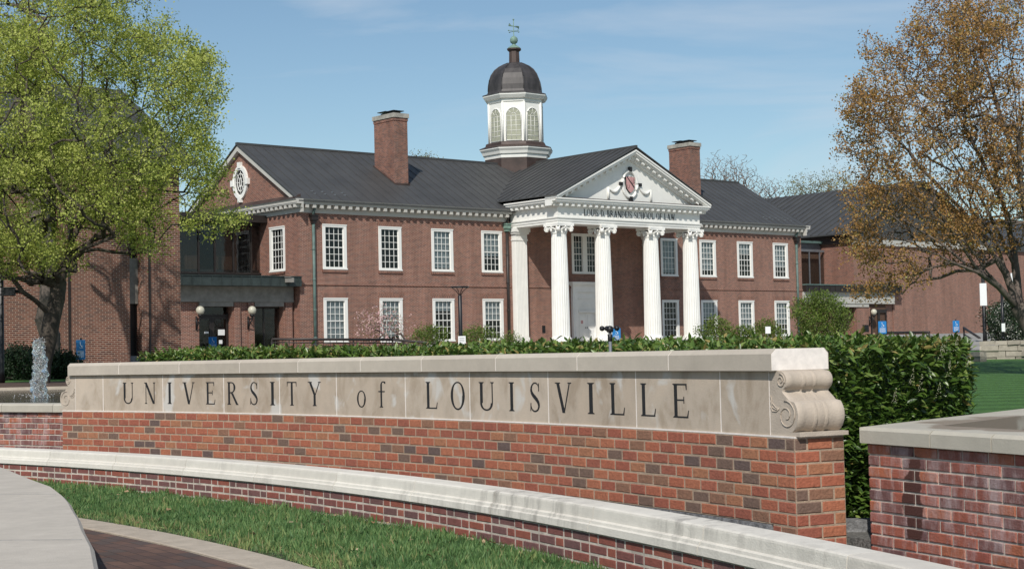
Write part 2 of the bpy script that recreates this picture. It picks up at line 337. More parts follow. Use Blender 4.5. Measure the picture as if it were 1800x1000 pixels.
# lawn with soft lighter and darker stripes
m, nt, b = newmat('mown_lawn'); M_lawn = m
tc = N(nt, 'ShaderNodeTexCoord'); wv = N(nt, 'ShaderNodeTexWave', Scale=.42, Distortion=1.4, Detail=3.0); wv.bands_direction = 'Y'; wv.inputs['Detail Scale'].default_value = .4
nt.links.new(tc.outputs['Object'], wv.inputs['Vector']); n1 = N(nt, 'ShaderNodeTexNoise', Scale=11.0, Detail=9.0, Roughness=.9); nt.links.new(tc.outputs['Object'], n1.inputs['Vector'])
r1 = ramp(nt, wv.outputs['Fac'], [(.2, (.060, .135, .036)), (.8, (.085, .185, .05))]); r2 = ramp(nt, n1.outputs['Fac'], [(.35, g3(.5)), (.65, g3(1.5))])
nt.links.new(mixc(nt, 1.0, r1.outputs[0], r2.outputs[0], 'MULTIPLY'), b.inputs['Base Color']); b.inputs['Roughness'].default_value = .8; b.inputs['Specular IOR Level'].default_value = .2
bp = N(nt, 'ShaderNodeBump', Strength=.8, Distance=.05); nt.links.new(n1.outputs['Fac'], bp.inputs['Height']); nt.links.new(bp.outputs[0], b.inputs['Normal'])
# foliage
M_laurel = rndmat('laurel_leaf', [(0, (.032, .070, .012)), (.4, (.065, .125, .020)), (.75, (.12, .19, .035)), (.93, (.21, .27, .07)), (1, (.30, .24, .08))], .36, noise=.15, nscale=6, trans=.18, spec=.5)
M_lime_leaf = rndmat('spring_green_leaf', [(0, (.25, .30, .06)), (.5, (.43, .48, .10)), (1, (.58, .60, .19))], .6, noise=.12, nscale=1, trans=.4)
M_rust_leaf = rndmat('rusty_spring_leaf', [(0, (.21, .105, .040)), (.4, (.37, .195, .06)), (.8, (.48, .30, .10)), (1, (.36, .34, .12))], .6, noise=.12, nscale=1, trans=.35)
M_shrub = rndmat('shrub_leaf', [(0, (.06, .11, .018)), (.6, (.13, .19, .03)), (1, (.22, .27, .06))], .6, noise=.15, nscale=1, trans=.3)
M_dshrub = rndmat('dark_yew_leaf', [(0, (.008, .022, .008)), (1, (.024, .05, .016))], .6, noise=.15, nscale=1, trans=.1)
M_pink = rndmat('pink_petal', [(0, (.55, .30, .30)), (1, (.72, .52, .50))], .6, noise=.05, trans=.3)
M_petal = rndmat('white_petal', [(0, (.62, .62, .52)), (1, (.75, .75, .68))], .6, noise=.05, trans=.3)
M_cream = rndmat('cream_bud', [(0, (.30, .32, .16)), (1, (.58, .56, .42))], .6, noise=.05, trans=.2)
M_budleaf = rndmat('pale_bud_leaf', [(0, (.16, .15, .08)), (1, (.27, .27, .12))], .7, noise=.1, trans=.3)
M_bark = plain('furrowed_bark', (.075, .06, .047), .95, var=.45, scale=5, bump=1, bscale=14, stretch=(1, 1, .3))
M_barkg = plain('grey_bark', (.125, .10, .085), .95, var=.35, scale=4, bump=.8, bscale=20)
M_twig = plain('bare_twig', (.24, .215, .20), .95, var=.2)

# ------------------------------------------------------------------ the curved entrance: everything is concentric about CX, CY
CX, CY = -19.5, -.55
def pol(R, th): a = math.radians(th); return (CX+R*math.cos(a), CY+R*math.sin(a))
def sweep(mb, prof, t0, t1, n=24, caps=True):
    k = len(prof); vs = []
    for i in range(n+1):
        th = t0+(t1-t0)*i/n
        for r, z in prof: x, y = pol(r, th); vs.append((x, y, z))
    fs = [(i*k+j, i*k+(j+1) % k, (i+1)*k+(j+1) % k, (i+1)*k+j) for i in range(n) for j in range(k)]
    if caps: fs += [tuple(range(k)), tuple(range((n+1)*k-1, n*k-1, -1))]
    mb.mesh(vs, fs)
def rect(r0, r1, z0, z1): return [(r0, z0), (r1, z0), (r1, z1), (r0, z1)]
def ground_z(x, y):
    r = math.hypot(x-CX, y-CY); th = math.degrees(math.atan2(y-CY, x-CX))
    if r < 22.45: return .29
    if r < 23.81: return .17
    t = max(0, min(1, (r-23.6)/2)); base = .30+.10*t
    z = float(np.interp(y, [10, 24, 33, 37, 42, 55, 80, 200], [.40, .80, .97, 1.10, 1.12, 1.46, 2.05, 2.3]))
    return base+(z-.40)*max(0, min(1, (r-23.8)/4))
rings = [0, 5, 10, 15, 18, 19.5, 20.5, 21.5, 22.4, 22.5, 23.2, 23.8, 23.86, 24.1, 24.6, 25.5, 27, 29]+list(np.arange(31, 60, 2))+list(np.arange(60, 130, 5))+[150, 200, 300, 500, 900, 1800, 3500]
vs = []; fs = []; na = 240
for r in rings:
    for k in range(na):
        x, y = pol(r, k*360/na); vs.append((x, y, ground_z(x, y)))
for i in range(len(rings)-1):
    for k in range(na): fs.append((i*na+k, i*na+(k+1) % na, (i+1)*na+(k+1) % na, (i+1)*na+k))
g = MB(); g.csm = True; g.mesh(vs, [f[::-1] for f in fs]); go = g.build('ground', M_lawn); struct(go)
me = go.data; me.flip_normals()
mb = MB(); mb.csm = True; xs_ = list(range(-90, 100, 5)); ys_ = [50]+list(range(52, 150, 4))
mb.mesh([(x, y, ground_z(x, y)+.02) for y in ys_ for x in xs_], [(j*len(xs_)+i, j*len(xs_)+i+1, (j+1)*len(xs_)+i+1, (j+1)*len(xs_)+i) for j in range(len(ys_)-1) for i in range(len(xs_)-1)])
struct(mb.build('forecourt_pavement', plain('forecourt_concrete', (.30, .285, .26), .9, var=.2, scale=.6)))
# paving, curb and grass bed in front of the ledge
mb = MB(); mb.mesh([(*pol(1, t), .315) for t in range(-30, 91, 4)]+[(*pol(20.60, t), .315) for t in range(-30, 91, 4)], [(i, i+1, 32+i, 31+i) for i in range(30)])
struct(mb.build('brick_paving', M_paver, uvf=lambda c, n: (math.atan2(c.y-CY, c.x-CX)*19, math.hypot(c.x-CX, c.y-CY))))
mb = MB()
for i in range(30):
    t0 = -20+i*3.4; mb.cr = random.random(); sweep(mb, [(20.60, .25), (20.90, .25), (20.90, .322), (20.89, .327), (20.61, .327), (20.60, .322)], t0+.012, t0+3.388, 6)
struct(mb.build('path_curb', M_curb))
mb = MB(); sweep(mb, [(20.9, .30), (22.6, .30), (22.6, .335), (20.9, .318)], -20, 85, 90)
struct(mb.build('grass_bed', M_bed))
# grass blades
n = 120000
th = rng.uniform(18, 57, n); R = 20.89+1.53*rng.random(n)**.95
x = CX+R*np.cos(np.radians(th)); y = CY+R*np.sin(np.radians(th))
cl = np.sin(x*5.1+2*np.sin(y*3.7))*np.cos(y*4.3+np.sin(x*6)); cl2 = np.sin(x*13+y*9)*np.sin(y*17-x*5)
h = rng.uniform(.025, .07, n)*(1+.45*cl+.25*cl2)*np.where(R < 21.0, .6, 1); rn = np.clip(rng.normal(.48, .20, n)+.16*cl+.12*cl2+(R < 21.1)*.22, 0, .95); rn[rng.random(n) < .02+.10*(R < 21.05)] = 1
R_ = frames(rdir(n, 1.6)*[1, 1, 1]+np.array([0, 0, .4]), rng.uniform(0, 2*PI, n))
tag(scatter('grass', M_grass, [(-.09, 0, 0), (.09, 0, 0), (.05, .6, .05), (-.05, .6, .05), (0, 1, .16)], [(0, 1, 2), (0, 2, 3), (3, 2, 4)],
        np.stack([x, y, np.full(n, .325)+(R-20.9)*.011], 1), R_, h, rn),
    'short green grass growing along the foot of the pale ledge', 'grass', kind='stuff')
# fallen leaves and a pebble on the grass
M_dry = rndmat('dry_leaf', [(0, (.30, .17, .08)), (1, (.50, .38, .25))], .8, trans=.2)
n = 150; th = rng.uniform(20, 50, n); R = np.where(rng.random(n) < .5, rng.uniform(22.1, 22.4, n), rng.uniform(20.7, 22.3, n))
P = np.stack([CX+R*np.cos(np.radians(th)), CY+R*np.sin(np.radians(th)), np.full(n, .375)], 1)
tag(scatter('fallen_leaves', M_dry, [(0, -.5, 0), (.35, 0, .12), (0, .5, .05), (-.35, 0, .15)], [(0, 1, 2, 3)], P, frames(rdir(n)*[1, 1, .3], rng.uniform(-.5, .5, n)), rng.uniform(.025, .07, n), rng.random(n)),
    'dry brown leaves scattered in the short grass under the ledge', 'dry leaves', kind='stuff')

def arc_bricks(mb, R, t0, t1, z0, nc, L=.213, H=.0677, j=.013, depth=.07, pattern=None, inward=True, jit=.002):
    """courses of bricks along an arc from angle t0 down to t1 (degrees)"""
    for c in range(nc):
        s = math.radians(t0)*R; end = math.radians(t1)*R; first = True; k = c
        zb = z0+c*H
        while s > end+.02:
            l = L
            if pattern: l = pattern[(k) % len(pattern)]
            if first and c % 2: l = L/2 if not pattern else pattern[1]
            first = False; k += 1
            e = max(s-l, end); a0 = s-j/2; a1 = e+j/2
            if a0-a1 < .02: break
            pr = random.uniform(-jit, jit)
            def P(a, r, z):
                x, y = pol(r, math.degrees(a/R)); return (x, y, z)
            jz = [random.uniform(-jit*.7, jit*.7) for _ in range(4)]
            r0 = R-.001+pr; r1 = R+depth; mb.cr = random.random(); za = zb+j/2; zc = zb+H-j/2; bv = .004
            # bevelled front face
            fr = [P(a0-bv, r0, za+bv+jz[0]), P(a1+bv, r0, za+bv+jz[1]), P(a1+bv, r0, zc-bv+jz[2]), P(a0-bv, r0, zc-bv+jz[3])]
            md = [P(a0, r0+bv, za+jz[0]), P(a1, r0+bv, za+jz[1]), P(a1, r0+bv, zc+jz[2]), P(a0, r0+bv, zc+jz[3])]
            bk = [P(a0, r1, za), P(a1, r1, za), P(a1, r1, zc), P(a0, r1, zc)]
            mb.mesh(fr+md+bk, [(0, 1, 2, 3)]+[(i, 4+i, 4+(i+1) % 4, (i+1) % 4) for i in range(4)]+[(4+i, 8+i, 8+(i+1) % 4, 4+(i+1) % 4) for i in range(4)])
            s = e
def line_bricks(mb, p, d, nrm, length, z0, nc, L=.213, H=.0677, j=.013, depth=.06, start_half=0, jit=.002):
    p = np.array(p, float); d = np.array(d, float); d /= np.linalg.norm(d); nrm = np.array(nrm, float); nrm /= np.linalg.norm(nrm)
    for c in range(nc):
        s = 0; first = True; zb = z0+c*H
        while s < length-.02:
            l = L/2 if (first and (c+start_half) % 2) else L
            first = False; e = min(s+l, length); a0 = s+j/2; a1 = e-j/2
            if a1-a0 < .015: break
            q = random.uniform(-jit, jit)+.003; mb.cr = random.random(); bv = .004
            def P(a, o, z): v = p+d*a+nrm*o; return (v[0], v[1], z)
            za, zc = zb+j/2, zb+H-j/2
            fr = [P(a0+bv, q, za+bv), P(a1-bv, q, za+bv), P(a1-bv, q, zc-bv), P(a0+bv, q, zc-bv)]
            md = [P(a0, q-bv, za), P(a1, q-bv, za), P(a1, q-bv, zc), P(a0, q-bv, zc)]
            bk = [P(a0, -depth, za), P(a1, -depth, za), P(a1, -depth, zc), P(a0, -depth, zc)]
            mb.mesh(fr+md+bk, [(0, 1, 2, 3)]+[(i, 4+i, 4+(i+1) % 4, (i+1) % 4) for i in range(4)]+[(4+i, 8+i, 8+(i+1) % 4, 4+(i+1) % 4) for i in range(4)])
            s = e
# ---- low ledge
lx, ly = pol(22.4, 40)
CX, CY = -19.816, -.456
led = empty('garden_ledge', 'long low curved brick ledge with white stone coping in front of the lettered wall', 'ledge')
mb = MB(); arc_bricks(mb, 22.432, 64, 5, .30, 4, L=.213, H=.0615, pattern=[.213, .107], depth=.06); bo = mb.build('brick_face', M_lbrick, led)
mb = MB(); sweep(mb, rect(22.434, 22.60, .25, .583), 64, 5, 120); mb.build('mortar_core', M_mortarg, bo)
bo.name = 'brick_base'
mb = MB(); # taller face: coping is about 17 cm deep
prof = [(22.644, .555), (22.644, .694), (22.63, .700), (22.50, .6985), (22.470, .697), (22.458, .690), (22.455, .680), (22.449, .624), (22.433, .616), (22.429, .600), (22.417, .593), (22.413, .552), (22.419, .548), (22.55, .548), (22.56, .555)]
t = 64.0
while t > 6:
    d = math.degrees(random.uniform(1.15, 1.35)/22.4); mb.cr = random.random(); sweep(mb, prof, t-.010, t-d+.010, 8); t -= d
mb.build('coping', M_ledge, led)
mb = MB(); sweep(mb, rect(22.475, 22.62, .549, .66), 64, 5, 120); mb.build('joint_mortar', M_brownjoint, led)
CX, CY = -19.5, -.55
# ---- lettered wall
SR = 23.45; TL, TR = 52.30, 25.43
sgn = empty('lettered_wall', 'curved brick and limestone wall carved with the words UNIVERSITY of LOUISVILLE', 'sign wall')
Z1 = 1.045
SH, SLn = .0762, .188
mb = MB(); NC = 7; zb = Z1-NC*SH
arc_bricks(mb, SR, TL, TR, zb, NC, L=SLn, H=SH, depth=.09)
ra = math.radians(TR); er = np.array([math.cos(ra), math.sin(ra)]); et = np.array([math.sin(ra), -math.cos(ra)])
p = np.array(pol(SR, TR)); line_bricks(mb, p, er, et, .37, zb-SH*4, NC+4, L=SLn, H=SH, start_half=1)
ral = math.radians(TL); erl = np.array([math.cos(ral), math.sin(ral)]); etl = np.array([-math.sin(ral), math.cos(ral)])
line_bricks(mb, np.array(pol(SR, TL)), erl, etl, .37, zb, NC, L=SLn, H=SH, start_half=1)
arc_bricks(mb, SR, TR+.62, TR, zb-SH*4, 4, L=SLn, H=SH, depth=.09)
bb = mb.build('brick_base', M_sbrick, sgn)
mb = MB(); sweep(mb, rect(SR+.003, SR+.366, zb, Z1), TL-.005, TR+.005, 120); sweep(mb, rect(SR+.003, SR+.366, .2, zb-.001), TR+.6, TR+.005, 4); mb.build('mortar_core', M_mortar, bb)
mb = MB()
t = TL
while t > TR+.7:
    d = random.uniform(.9, 1.5); e = max(t-d, TR+.64); mb.cr = random.random(); sweep(mb, rect(SR-.006+random.uniform(-.006, .004), SR+.35, .1, zb-.004), t-.01, e+.01, 4); t = e
mb.build('granite_footing', M_granite, sgn)
mb = MB(); sweep(mb, rect(SR+.002, SR+.366, Z1+.001, Z1+.0105), TL, TR, 100); mb.build('bed_joint', M_mortarw, sgn)
panels = [51.732, 50.478, 47.822, 45.172, 42.81, 40.474, 37.766, 35.366, 32.622, 29.814, 27.371, 26.06]
mb = MB()
for a, b_ in zip(panels[:-1], panels[1:]):
    mb.cr = random.random(); sweep(mb, rect(SR+.010, SR+.36, Z1+.011, 1.449), a-.014, b_+.014, 8)
mb.build('stone_panels', M_lime, sgn)
mb = MB(); sweep(mb, rect(SR+.0108, SR+.35, Z1+.012, 1.448), panels[0], panels[-1], 90); mb.build('joint_mortar', M_mortarw, sgn)
caps_ = [51.95, 49.647, 46.971, 44.356, 41.9, 39.369, 37.003, 34.286, 31.513, 28.689, 25.85]
for a, b_ in zip(caps_[:-1], caps_[1:]):
    mb = MB(); mb.cr = random.random()
    sweep(mb, [(SR-.028, 1.452), (SR+.405, 1.452), (SR+.405, 1.556), (SR+.375, 1.588), (SR+.005, 1.588), (SR-.028, 1.556)], a-.012, b_+.012, 8)
    mb.build('cap_stone', M_cap, sgn)
mb = MB(); sweep(mb, [(SR-.026, 1.455), (SR+.40, 1.455), (SR+.40, 1.553), (SR+.37, 1.5865), (SR+.008, 1.5865), (SR-.026, 1.5545)], caps_[0]-.01, caps_[-1]+.01, 90); mb.build('cap_mortar', M_mortarw, sgn)
# carved console scroll at each end
def arcpts(cx, cz, r, a0, a1, n): return [(cx+r*math.cos(math.radians(a0+(a1-a0)*i/n)), cz+r*math.sin(math.radians(a0+(a1-a0)*i/n))) for i in range(n+1)]
scroll_prof = [(0, .405), (.075, .405)]+arcpts(.125, .338, .062, 95, -60, 12)+[(.138, .268), (.150, .255), (.178, .236), (.212, .208)]+arcpts(.170, .112, .125, 45, -62, 14)+[(.20, .004), (0, .004)]
def scroll(parent, th, sgnd):
    a = math.radians(th); e_r = np.array([math.cos(a), math.sin(a)]); e_t = np.array([math.sin(a), -math.cos(a)])*sgnd
    p0 = np.array(pol(SR+.012, th))-e_t*.012
    W = [0, .012, .05, .085, .118, .124, .135, .146, .152, .20, .206, .217, .228, .234, .27, .305, .338, .35]
    off = [-.010, 0, -.010, -.016, -.010, -.010, .006, -.010, -.008, -.008, -.010, .006, -.010, -.010, -.016, -.010, 0, -.010]
    mb = MB(); mb.csm = False; k = len(scroll_prof); vs = []
    for wv, of in zip(W, off):
        for e, z in scroll_prof:
            sc = min(1, e/.1); ex = e+of*sc; q = p0+e_t*ex+e_r*wv; vs.append((q[0], q[1], Z1+.032+z*.93))
    fs = [(i*k+j, i*k+(j+1) % k, (i+1)*k+(j+1) % k, (i+1)*k+j) for i in range(len(W)-1) for j in range(k)]
    mb.csm = True; mb.mesh(vs, fs); mb.csm = False
    mb.mesh([vs[j] for j in range(k)], [tuple(range(k))]); mb.mesh([vs[-k+j] for j in range(k)], [tuple(range(k-1, -1, -1))])
    # plinth
    q = [p0, p0+e_t*.30, p0+e_t*.30+e_r*.362, p0+e_r*.362]
    mb.cr = .6; mb.prism([tuple(v) for v in q], Z1+.011, Z1+.036)
    so_ = mb.build('scroll', M_scroll, parent)
    mb = MB()   # raised spirals and rim on the front side
    def P(e, z, o=-.003): v = p0+e_t*e+e_r*(o); return (v[0], v[1], Z1+.032+z*.93)
    for cx, cz, r0, n in ((.172, .112, .098, 30), (.122, .338, .047, 24)):
        pts = []
        for i in range(n+1):
            f = i/n; ang = math.radians(100-f*560); r = r0*(1-.78*f); pts.append(P(cx-(.0)+r*math.cos(ang), cz+r*math.sin(ang)))
        mb.tube(pts, [.0048*(1-.4*i/n) for i in range(n+1)], 6)
    for kx in (.0, .012, .024): mb.tube([P(.012, .24-kx*3), P(.03, .19-kx*2.2), P(.07, .16-kx), P(.10, .155)], .0032, 5)
    mb.cr = .2; mb.build('spiral_carving', M_scroll, so_)
scroll(sgn, 26.035, 1); scroll(sgn, 51.76, -1)
# ---- letters: strokes of a roman alphabet, unit height
GT = [.125, .05]
def glyph(ch):
    P = []; T, t, SL, sh = GT[0], GT[1], .055, .035
    def q(*pts): P.append(list(pts))
    def stem(x, y0=0, y1=1, wd=T, st=True, sb=True):
        q((x, y0), (x+wd, y0), (x+wd, y1), (x, y1))
        if sb: q((x-SL, y0), (x+wd+SL, y0), (x+wd+SL, y0+sh*.6), (x+wd, y0+sh*1.5), (x, y0+sh*1.5), (x-SL, y0+sh*.6))
        if st: q((x-SL, y1-sh*.6), (x, y1-sh*1.5), (x+wd, y1-sh*1.5), (x+wd+SL, y1-sh*.6), (x+wd+SL, y1), (x-SL, y1))
    def diag(x0, y0, x1, y1, wd): q((x0, y0), (x0+wd, y0), (x1+wd, y1), (x1, y1))
    def ser(x, y, wd, up): 
        a, b_ = (y, y+sh) if up else (y-sh, y); q((x-SL, a), (x+wd+SL, a), (x+wd+SL, b_), (x-SL, b_))
    def bow(cx, cy, rx, ry, a0, a1, wmin, wmax, n=16):
        for i in range(n):
            r = []
            for k in (0, 1):
                a = math.radians(a0+(a1-a0)*(i+k)/n); wd = wmin+(wmax-wmin)*abs(math.cos(a))**1.3
                r.append(((cx+rx*math.cos(a), cy+ry*math.sin(a)), (cx+(rx-wd)*math.cos(a), cy+(ry-wmin-(wd-wmin)*.0)*math.sin(a))))
            q(r[0][0], r[1][0], r[1][1], r[0][1])
    def curve(pts, n=6):
        """variable width centre line"""
        c = [np.array(p_) for p_ in pts]
        for i in range(len(c)-1):
            (x0, y0, w0), (x1, y1, w1) = c[i], c[i+1]; d = np.array([x1-x0, y1-y0]); d /= np.linalg.norm(d)+1e-9; nn = np.array([-d[1], d[0]])
            q((x0+nn[0]*w0/2, y0+nn[1]*w0/2), (x0-nn[0]*w0/2, y0-nn[1]*w0/2), (x1-nn[0]*w1/2, y1-nn[1]*w1/2), (x1+nn[0]*w1/2, y1+nn[1]*w1/2))
    def S(w_):
        out = []
        for i in range(25):
            f = i/24; y = .96-.92*f
            x = w_*.5+w_*.36*math.sin(2*PI*(f-.02))*(-1) if False else 0
        pts = [(.86, .80), (.78, .92), (.60, .975), (.42, .975), (.24, .91), (.13, .79), (.16, .67), (.30, .57), (.50, .49), (.70, .40), (.84, .30), (.88, .19), (.78, .08), (.58, .025), (.38, .025), (.20, .08), (.10, .20)]
        wd = [.03, .04, .045, .045, .06, .09, .11, .125, .13, .125, .11, .09, .06, .045, .045, .04, .03]
        curve([(x*w_, y, w1) for (x, y), w1 in zip(pts, wd)]); q((.84*w_, .70), (.90*w_, .70), (.90*w_, .97), (.86*w_, .97)); q((.04*w_, .03), (.09*w_, .03), (.13*w_, .30), (.07*w_, .30))
    w = .7
    if ch == 'U': stem(.06, .26, 1, T, True, False); stem(.60, .26, 1, t, True, False); bow(.355, .26, .295, .27, 180, 360, .05, .09); w = .72
    elif ch == 'N': stem(.08, 0, 1, t, False, True); diag(.02+.0, 1, .58, 0, T*1.15); ser(.04, 1, .06, False); stem(.66, .0, 1, t, True, False); w = .78
    elif ch == 'I': stem(.06); w = .25
    elif ch == 'V': diag(.05, 1, .31, 0, T); diag(.62, 1, .365, 0, t); ser(.05, 1, T, False); ser(.62, 1, t, False); w = .74
    elif ch == 'E': stem(.06); q((.18, .955), (.58, .955), (.58, 1), (.18, 1)); q((.545, .82), (.58, .82), (.58, .955), (.53, .955)); q((.18, .50), (.45, .50), (.45, .54), (.18, .54)); q((.44, .42), (.47, .42), (.47, .62), (.44, .62)); q((.18, 0), (.62, 0), (.62, .045), (.18, .045)); q((.575, .045), (.62, .045), (.65, .22), (.625, .22)); w = .66
    elif ch == 'F': stem(.06); q((.18, .955), (.56, .955), (.56, 1), (.18, 1)); q((.525, .80), (.56, .80), (.56, .955), (.51, .955)); q((.18, .50), (.42, .50), (.42, .54), (.18, .54)); q((.42, .42), (.45, .42), (.45, .62), (.42, .62)); w = .6
    elif ch == 'L': stem(.06); q((.18, 0), (.58, 0), (.58, .045), (.18, .045)); q((.535, .045), (.58, .045), (.61, .24), (.585, .24)); w = .62
    elif ch == 'R': stem(.06); bow(.26, .755, .29, .245, -90, 90, .045, .12, 12); q((.18, .955), (.26, .955), (.26, 1), (.18, 1)); q((.18, .51), (.26, .51), (.26, .555), (.18, .555)); diag(.26, .51, .60, 0, T); ser(.64, 0, .04, True); w = .76
    elif ch == 'B': stem(.06); bow(.26, .765, .25, .235, -90, 90, .045, .11, 12); bow(.28, .275, .30, .275, -90, 90, .045, .12, 12); q((.18, .955), (.27, .955), (.27, 1), (.18, 1)); q((.18, .51), (.29, .51), (.29, .55), (.18, .55)); q((.18, 0), (.29, 0), (.29, .045), (.18, .045)); w = .62
    elif ch == 'D': stem(.06); bow(.25, .5, .46, .5, -90, 90, .045, .13, 16); q((.18, .955), (.26, .955), (.26, 1), (.18, 1)); q((.18, 0), (.26, 0), (.26, .045), (.18, .045)); w = .76
    elif ch == 'O': bow(.40, .5, .38, .51, 0, 360, .045, .12, 30); w = .80
    elif ch == 'C': bow(.40, .5, .38, .51, 45, 315, .045, .12, 24); q((.66, .72), (.70, .72), (.70, .98), (.66, .90)); q((.66, .10), (.70, .02), (.70, .26), (.66, .26)); w = .76
    elif ch == 'S': S(.56); w = .56
    elif ch == 'T': stem(.30, 0, 1, T, False, True); q((.04, .955), (.68, .955), (.68, 1), (.04, 1)); q((.04, .80), (.065, .80), (.09, .955), (.04, .955)); q((.655, .80), (.68, .80), (.68, .955), (.63, .955)); w = .72
    elif ch == 'Y': stem(.32, 0, .48, T, False, True); diag(.05, 1, .32, .46, T); diag(.66, 1, .40, .46, t); ser(.05, 1, T, False); ser(.66, 1, t, False); w = .78
    elif ch == 'A': diag(.36, 1, .08, 0, t); diag(.33, 1, .60, 0, T); q((.19, .33), (.54, .33), (.54, .37), (.19, .37)); ser(.07, 0, t, True); ser(.60, 0, T, True); w = .80
    elif ch == 'H': stem(.06); stem(.60); q((.18, .49), (.60, .49), (.60, .535), (.18, .535)); w = .79
    elif ch == 'W': diag(.04, 1, .24, 0, T); diag(.53, 1, .29, 0, t); diag(.42, 1, .62, 0, T); diag(.93, 1, .67, 0, t); ser(.04, 1, T, False); ser(.93, 1, t, False); ser(.45, 1, T, False); w = 1.05
    elif ch == 'o': bow(.27, .32, .26, .335, 0, 360, .04, .085, 26); w = .54
    elif ch == 'f': stem(.14, 0, .85, .095, False, True); bow(.315, .84, .175, .18, 180, 60, .04, .095, 8); q((.37, .93), (.45, .93), (.43, 1.01), (.36, 1.01)); q((.02, .60), (.40, .60), (.40, .64), (.02, .64)); w = .46
    elif ch == '.': q((.02, 0), (.13, 0), (.13, .11), (.02, .11)); w = .15
    return P, w
def letter_mesh(ch, fmap, th):
    """fmap(x, y, o): letter plane to space, o = outwards"""
    mb = MB(); polys, w = glyph(ch)
    for i, pl in enumerate(polys):
        area = sum(pl[k][0]*pl[(k+1) % len(pl)][1]-pl[(k+1) % len(pl)][0]*pl[k][1] for k in range(len(pl)))
        if area < 0: pl = pl[::-1]
        o = th+i*.00012; k = len(pl)
        mb.mesh([fmap(x, y, -.003) for x, y in pl]+[fmap(x, y, o) for x, y in pl], [tuple(range(k, 2*k))]+[(j, (j+1) % k, k+(j+1) % k, k+j) for j in range(k)])
    return mb, w
spans = [(49.595, 49.111), (48.631, 48.143), (47.617, 47.422), (46.948, 46.415), (45.938, 45.532), (45.021, 44.534), (44.05, 43.713), (43.207, 42.995), (42.52, 42.075), (41.622, 41.09), (39.654, 39.298), (38.817, 38.519), (36.987, 36.543), (36.066, 35.532), (35.037, 34.483), (33.97, 33.775), (33.243, 32.895), (32.386, 31.842), (31.336, 31.106), (30.624, 30.151), (29.675, 29.213), (28.72, 28.251)]
for ch, (a, b_) in zip('UNIVERSITYofLOUISVILLE', spans):
    _, w_ = glyph(ch)
    def fm(x, y, o, a=a, b_=b_, w_=w_): X, Y = pol(SR+.010-o, a+(b_-a)*x/w_); return (X, Y, 1.137+y*.229)
    mb, _ = letter_mesh(ch, fm, .0012); mb.build('letter', M_let, sgn)
#SITE2
# ------------------------------------------------------------------ fountain basins
def basin_right():
    t0 = 24.95
    e = empty('fountain_basin', 'purple-red brick fountain basin with tan stone coping at the right, water-stained brick front', 'fountain basin')
    mb = MB(); arc_bricks(mb, 23.84, t0, 10, 1.010-.0677*13, 13, L=.213, depth=.09)
    d = np.array([.62, .785]); nr = np.array([-.785, .62]); p = np.array(pol(23.84, t0)); line_bricks(mb, p, d, nr, 1.2, 1.010-.0677*13, 13, start_half=1)
    bb = mb.build('brick_wall', M_pbrick, e)
    mb = MB(); sweep(mb, rect(23.847, 24.15, .1, 1.009), t0-.02, 10, 60); mb.build('mortar_core', M_mortarg, bb)
    mb = MB(); jn = [t0+.05, 23.44, 22.19, 20.7, 19.2, 17.7, 16.2, 14.7, 13.2, 11.7, 10.2]
    for a, b_ in zip(jn[:-1], jn[1:]):
        mb.cr = random.random(); sweep(mb, [(23.80, 1.012), (24.20, 1.012), (24.20, 1.108), (23.825, 1.108), (23.80, 1.088)], a-.012, b_+.012, 5)
    cp = mb.build('front_coping', M_wetcap, e)
    p0 = np.array(pol(23.80, t0+.05)); L = 7.0; inn = -nr
    q = [p0, p0+inn*.40+d*.02, p0+inn*.40+d*L, p0+d*L]
    mb = MB(); mb.prism([tuple(v) for v in q][::-1], 1.014, 1.1055); mb.build('rear_coping', M_wetcap, e)
    mb = MB(); q = [p0+inn*.03+d*.1, p0+inn*.385+d*.1, p0+inn*.385+d*L, p0+inn*.03+d*L]; mb.prism([tuple(v) for v in q][::-1], .2, 1.013); mb.build('rear_wall', M_wetcap, e)
    mb = MB(); q = [pol(24.1, 24.3), pol(24.1, 11), pol(31, 11), tuple(p0+inn*.3+d*L), tuple(p0+inn*.3+d*.6)]; mb.face([(x, y, .86) for x, y in q]); wt = mb.build('water', M_water, e)
    return e
m, nt, b = newmat('fountain_water'); M_water = m
b.inputs['Base Color'].default_value = (.03, .035, .035, 1); b.inputs['Roughness'].default_value = .08; b.inputs['Specular IOR Level'].default_value = .6
tc = N(nt, 'ShaderNodeTexCoord'); n1 = N(nt, 'ShaderNodeTexNoise', Scale=7.0, Detail=5.0, Roughness=.6); nt.links.new(tc.outputs['Object'], n1.inputs['Vector'])
bp = N(nt, 'ShaderNodeBump', Strength=.9, Distance=.05); nt.links.new(n1.outputs['Fac'], bp.inputs['Height']); nt.links.new(bp.outputs[0], b.inputs['Normal'])
m, nt, b = newmat('white_water'); M_jet = m
b.inputs['Base Color'].default_value = (.80, .86, .89, 1); b.inputs['Roughness'].default_value = .04; b.inputs['Transmission Weight'].default_value = .9; b.inputs['IOR'].default_value = 1.25
basin_right()
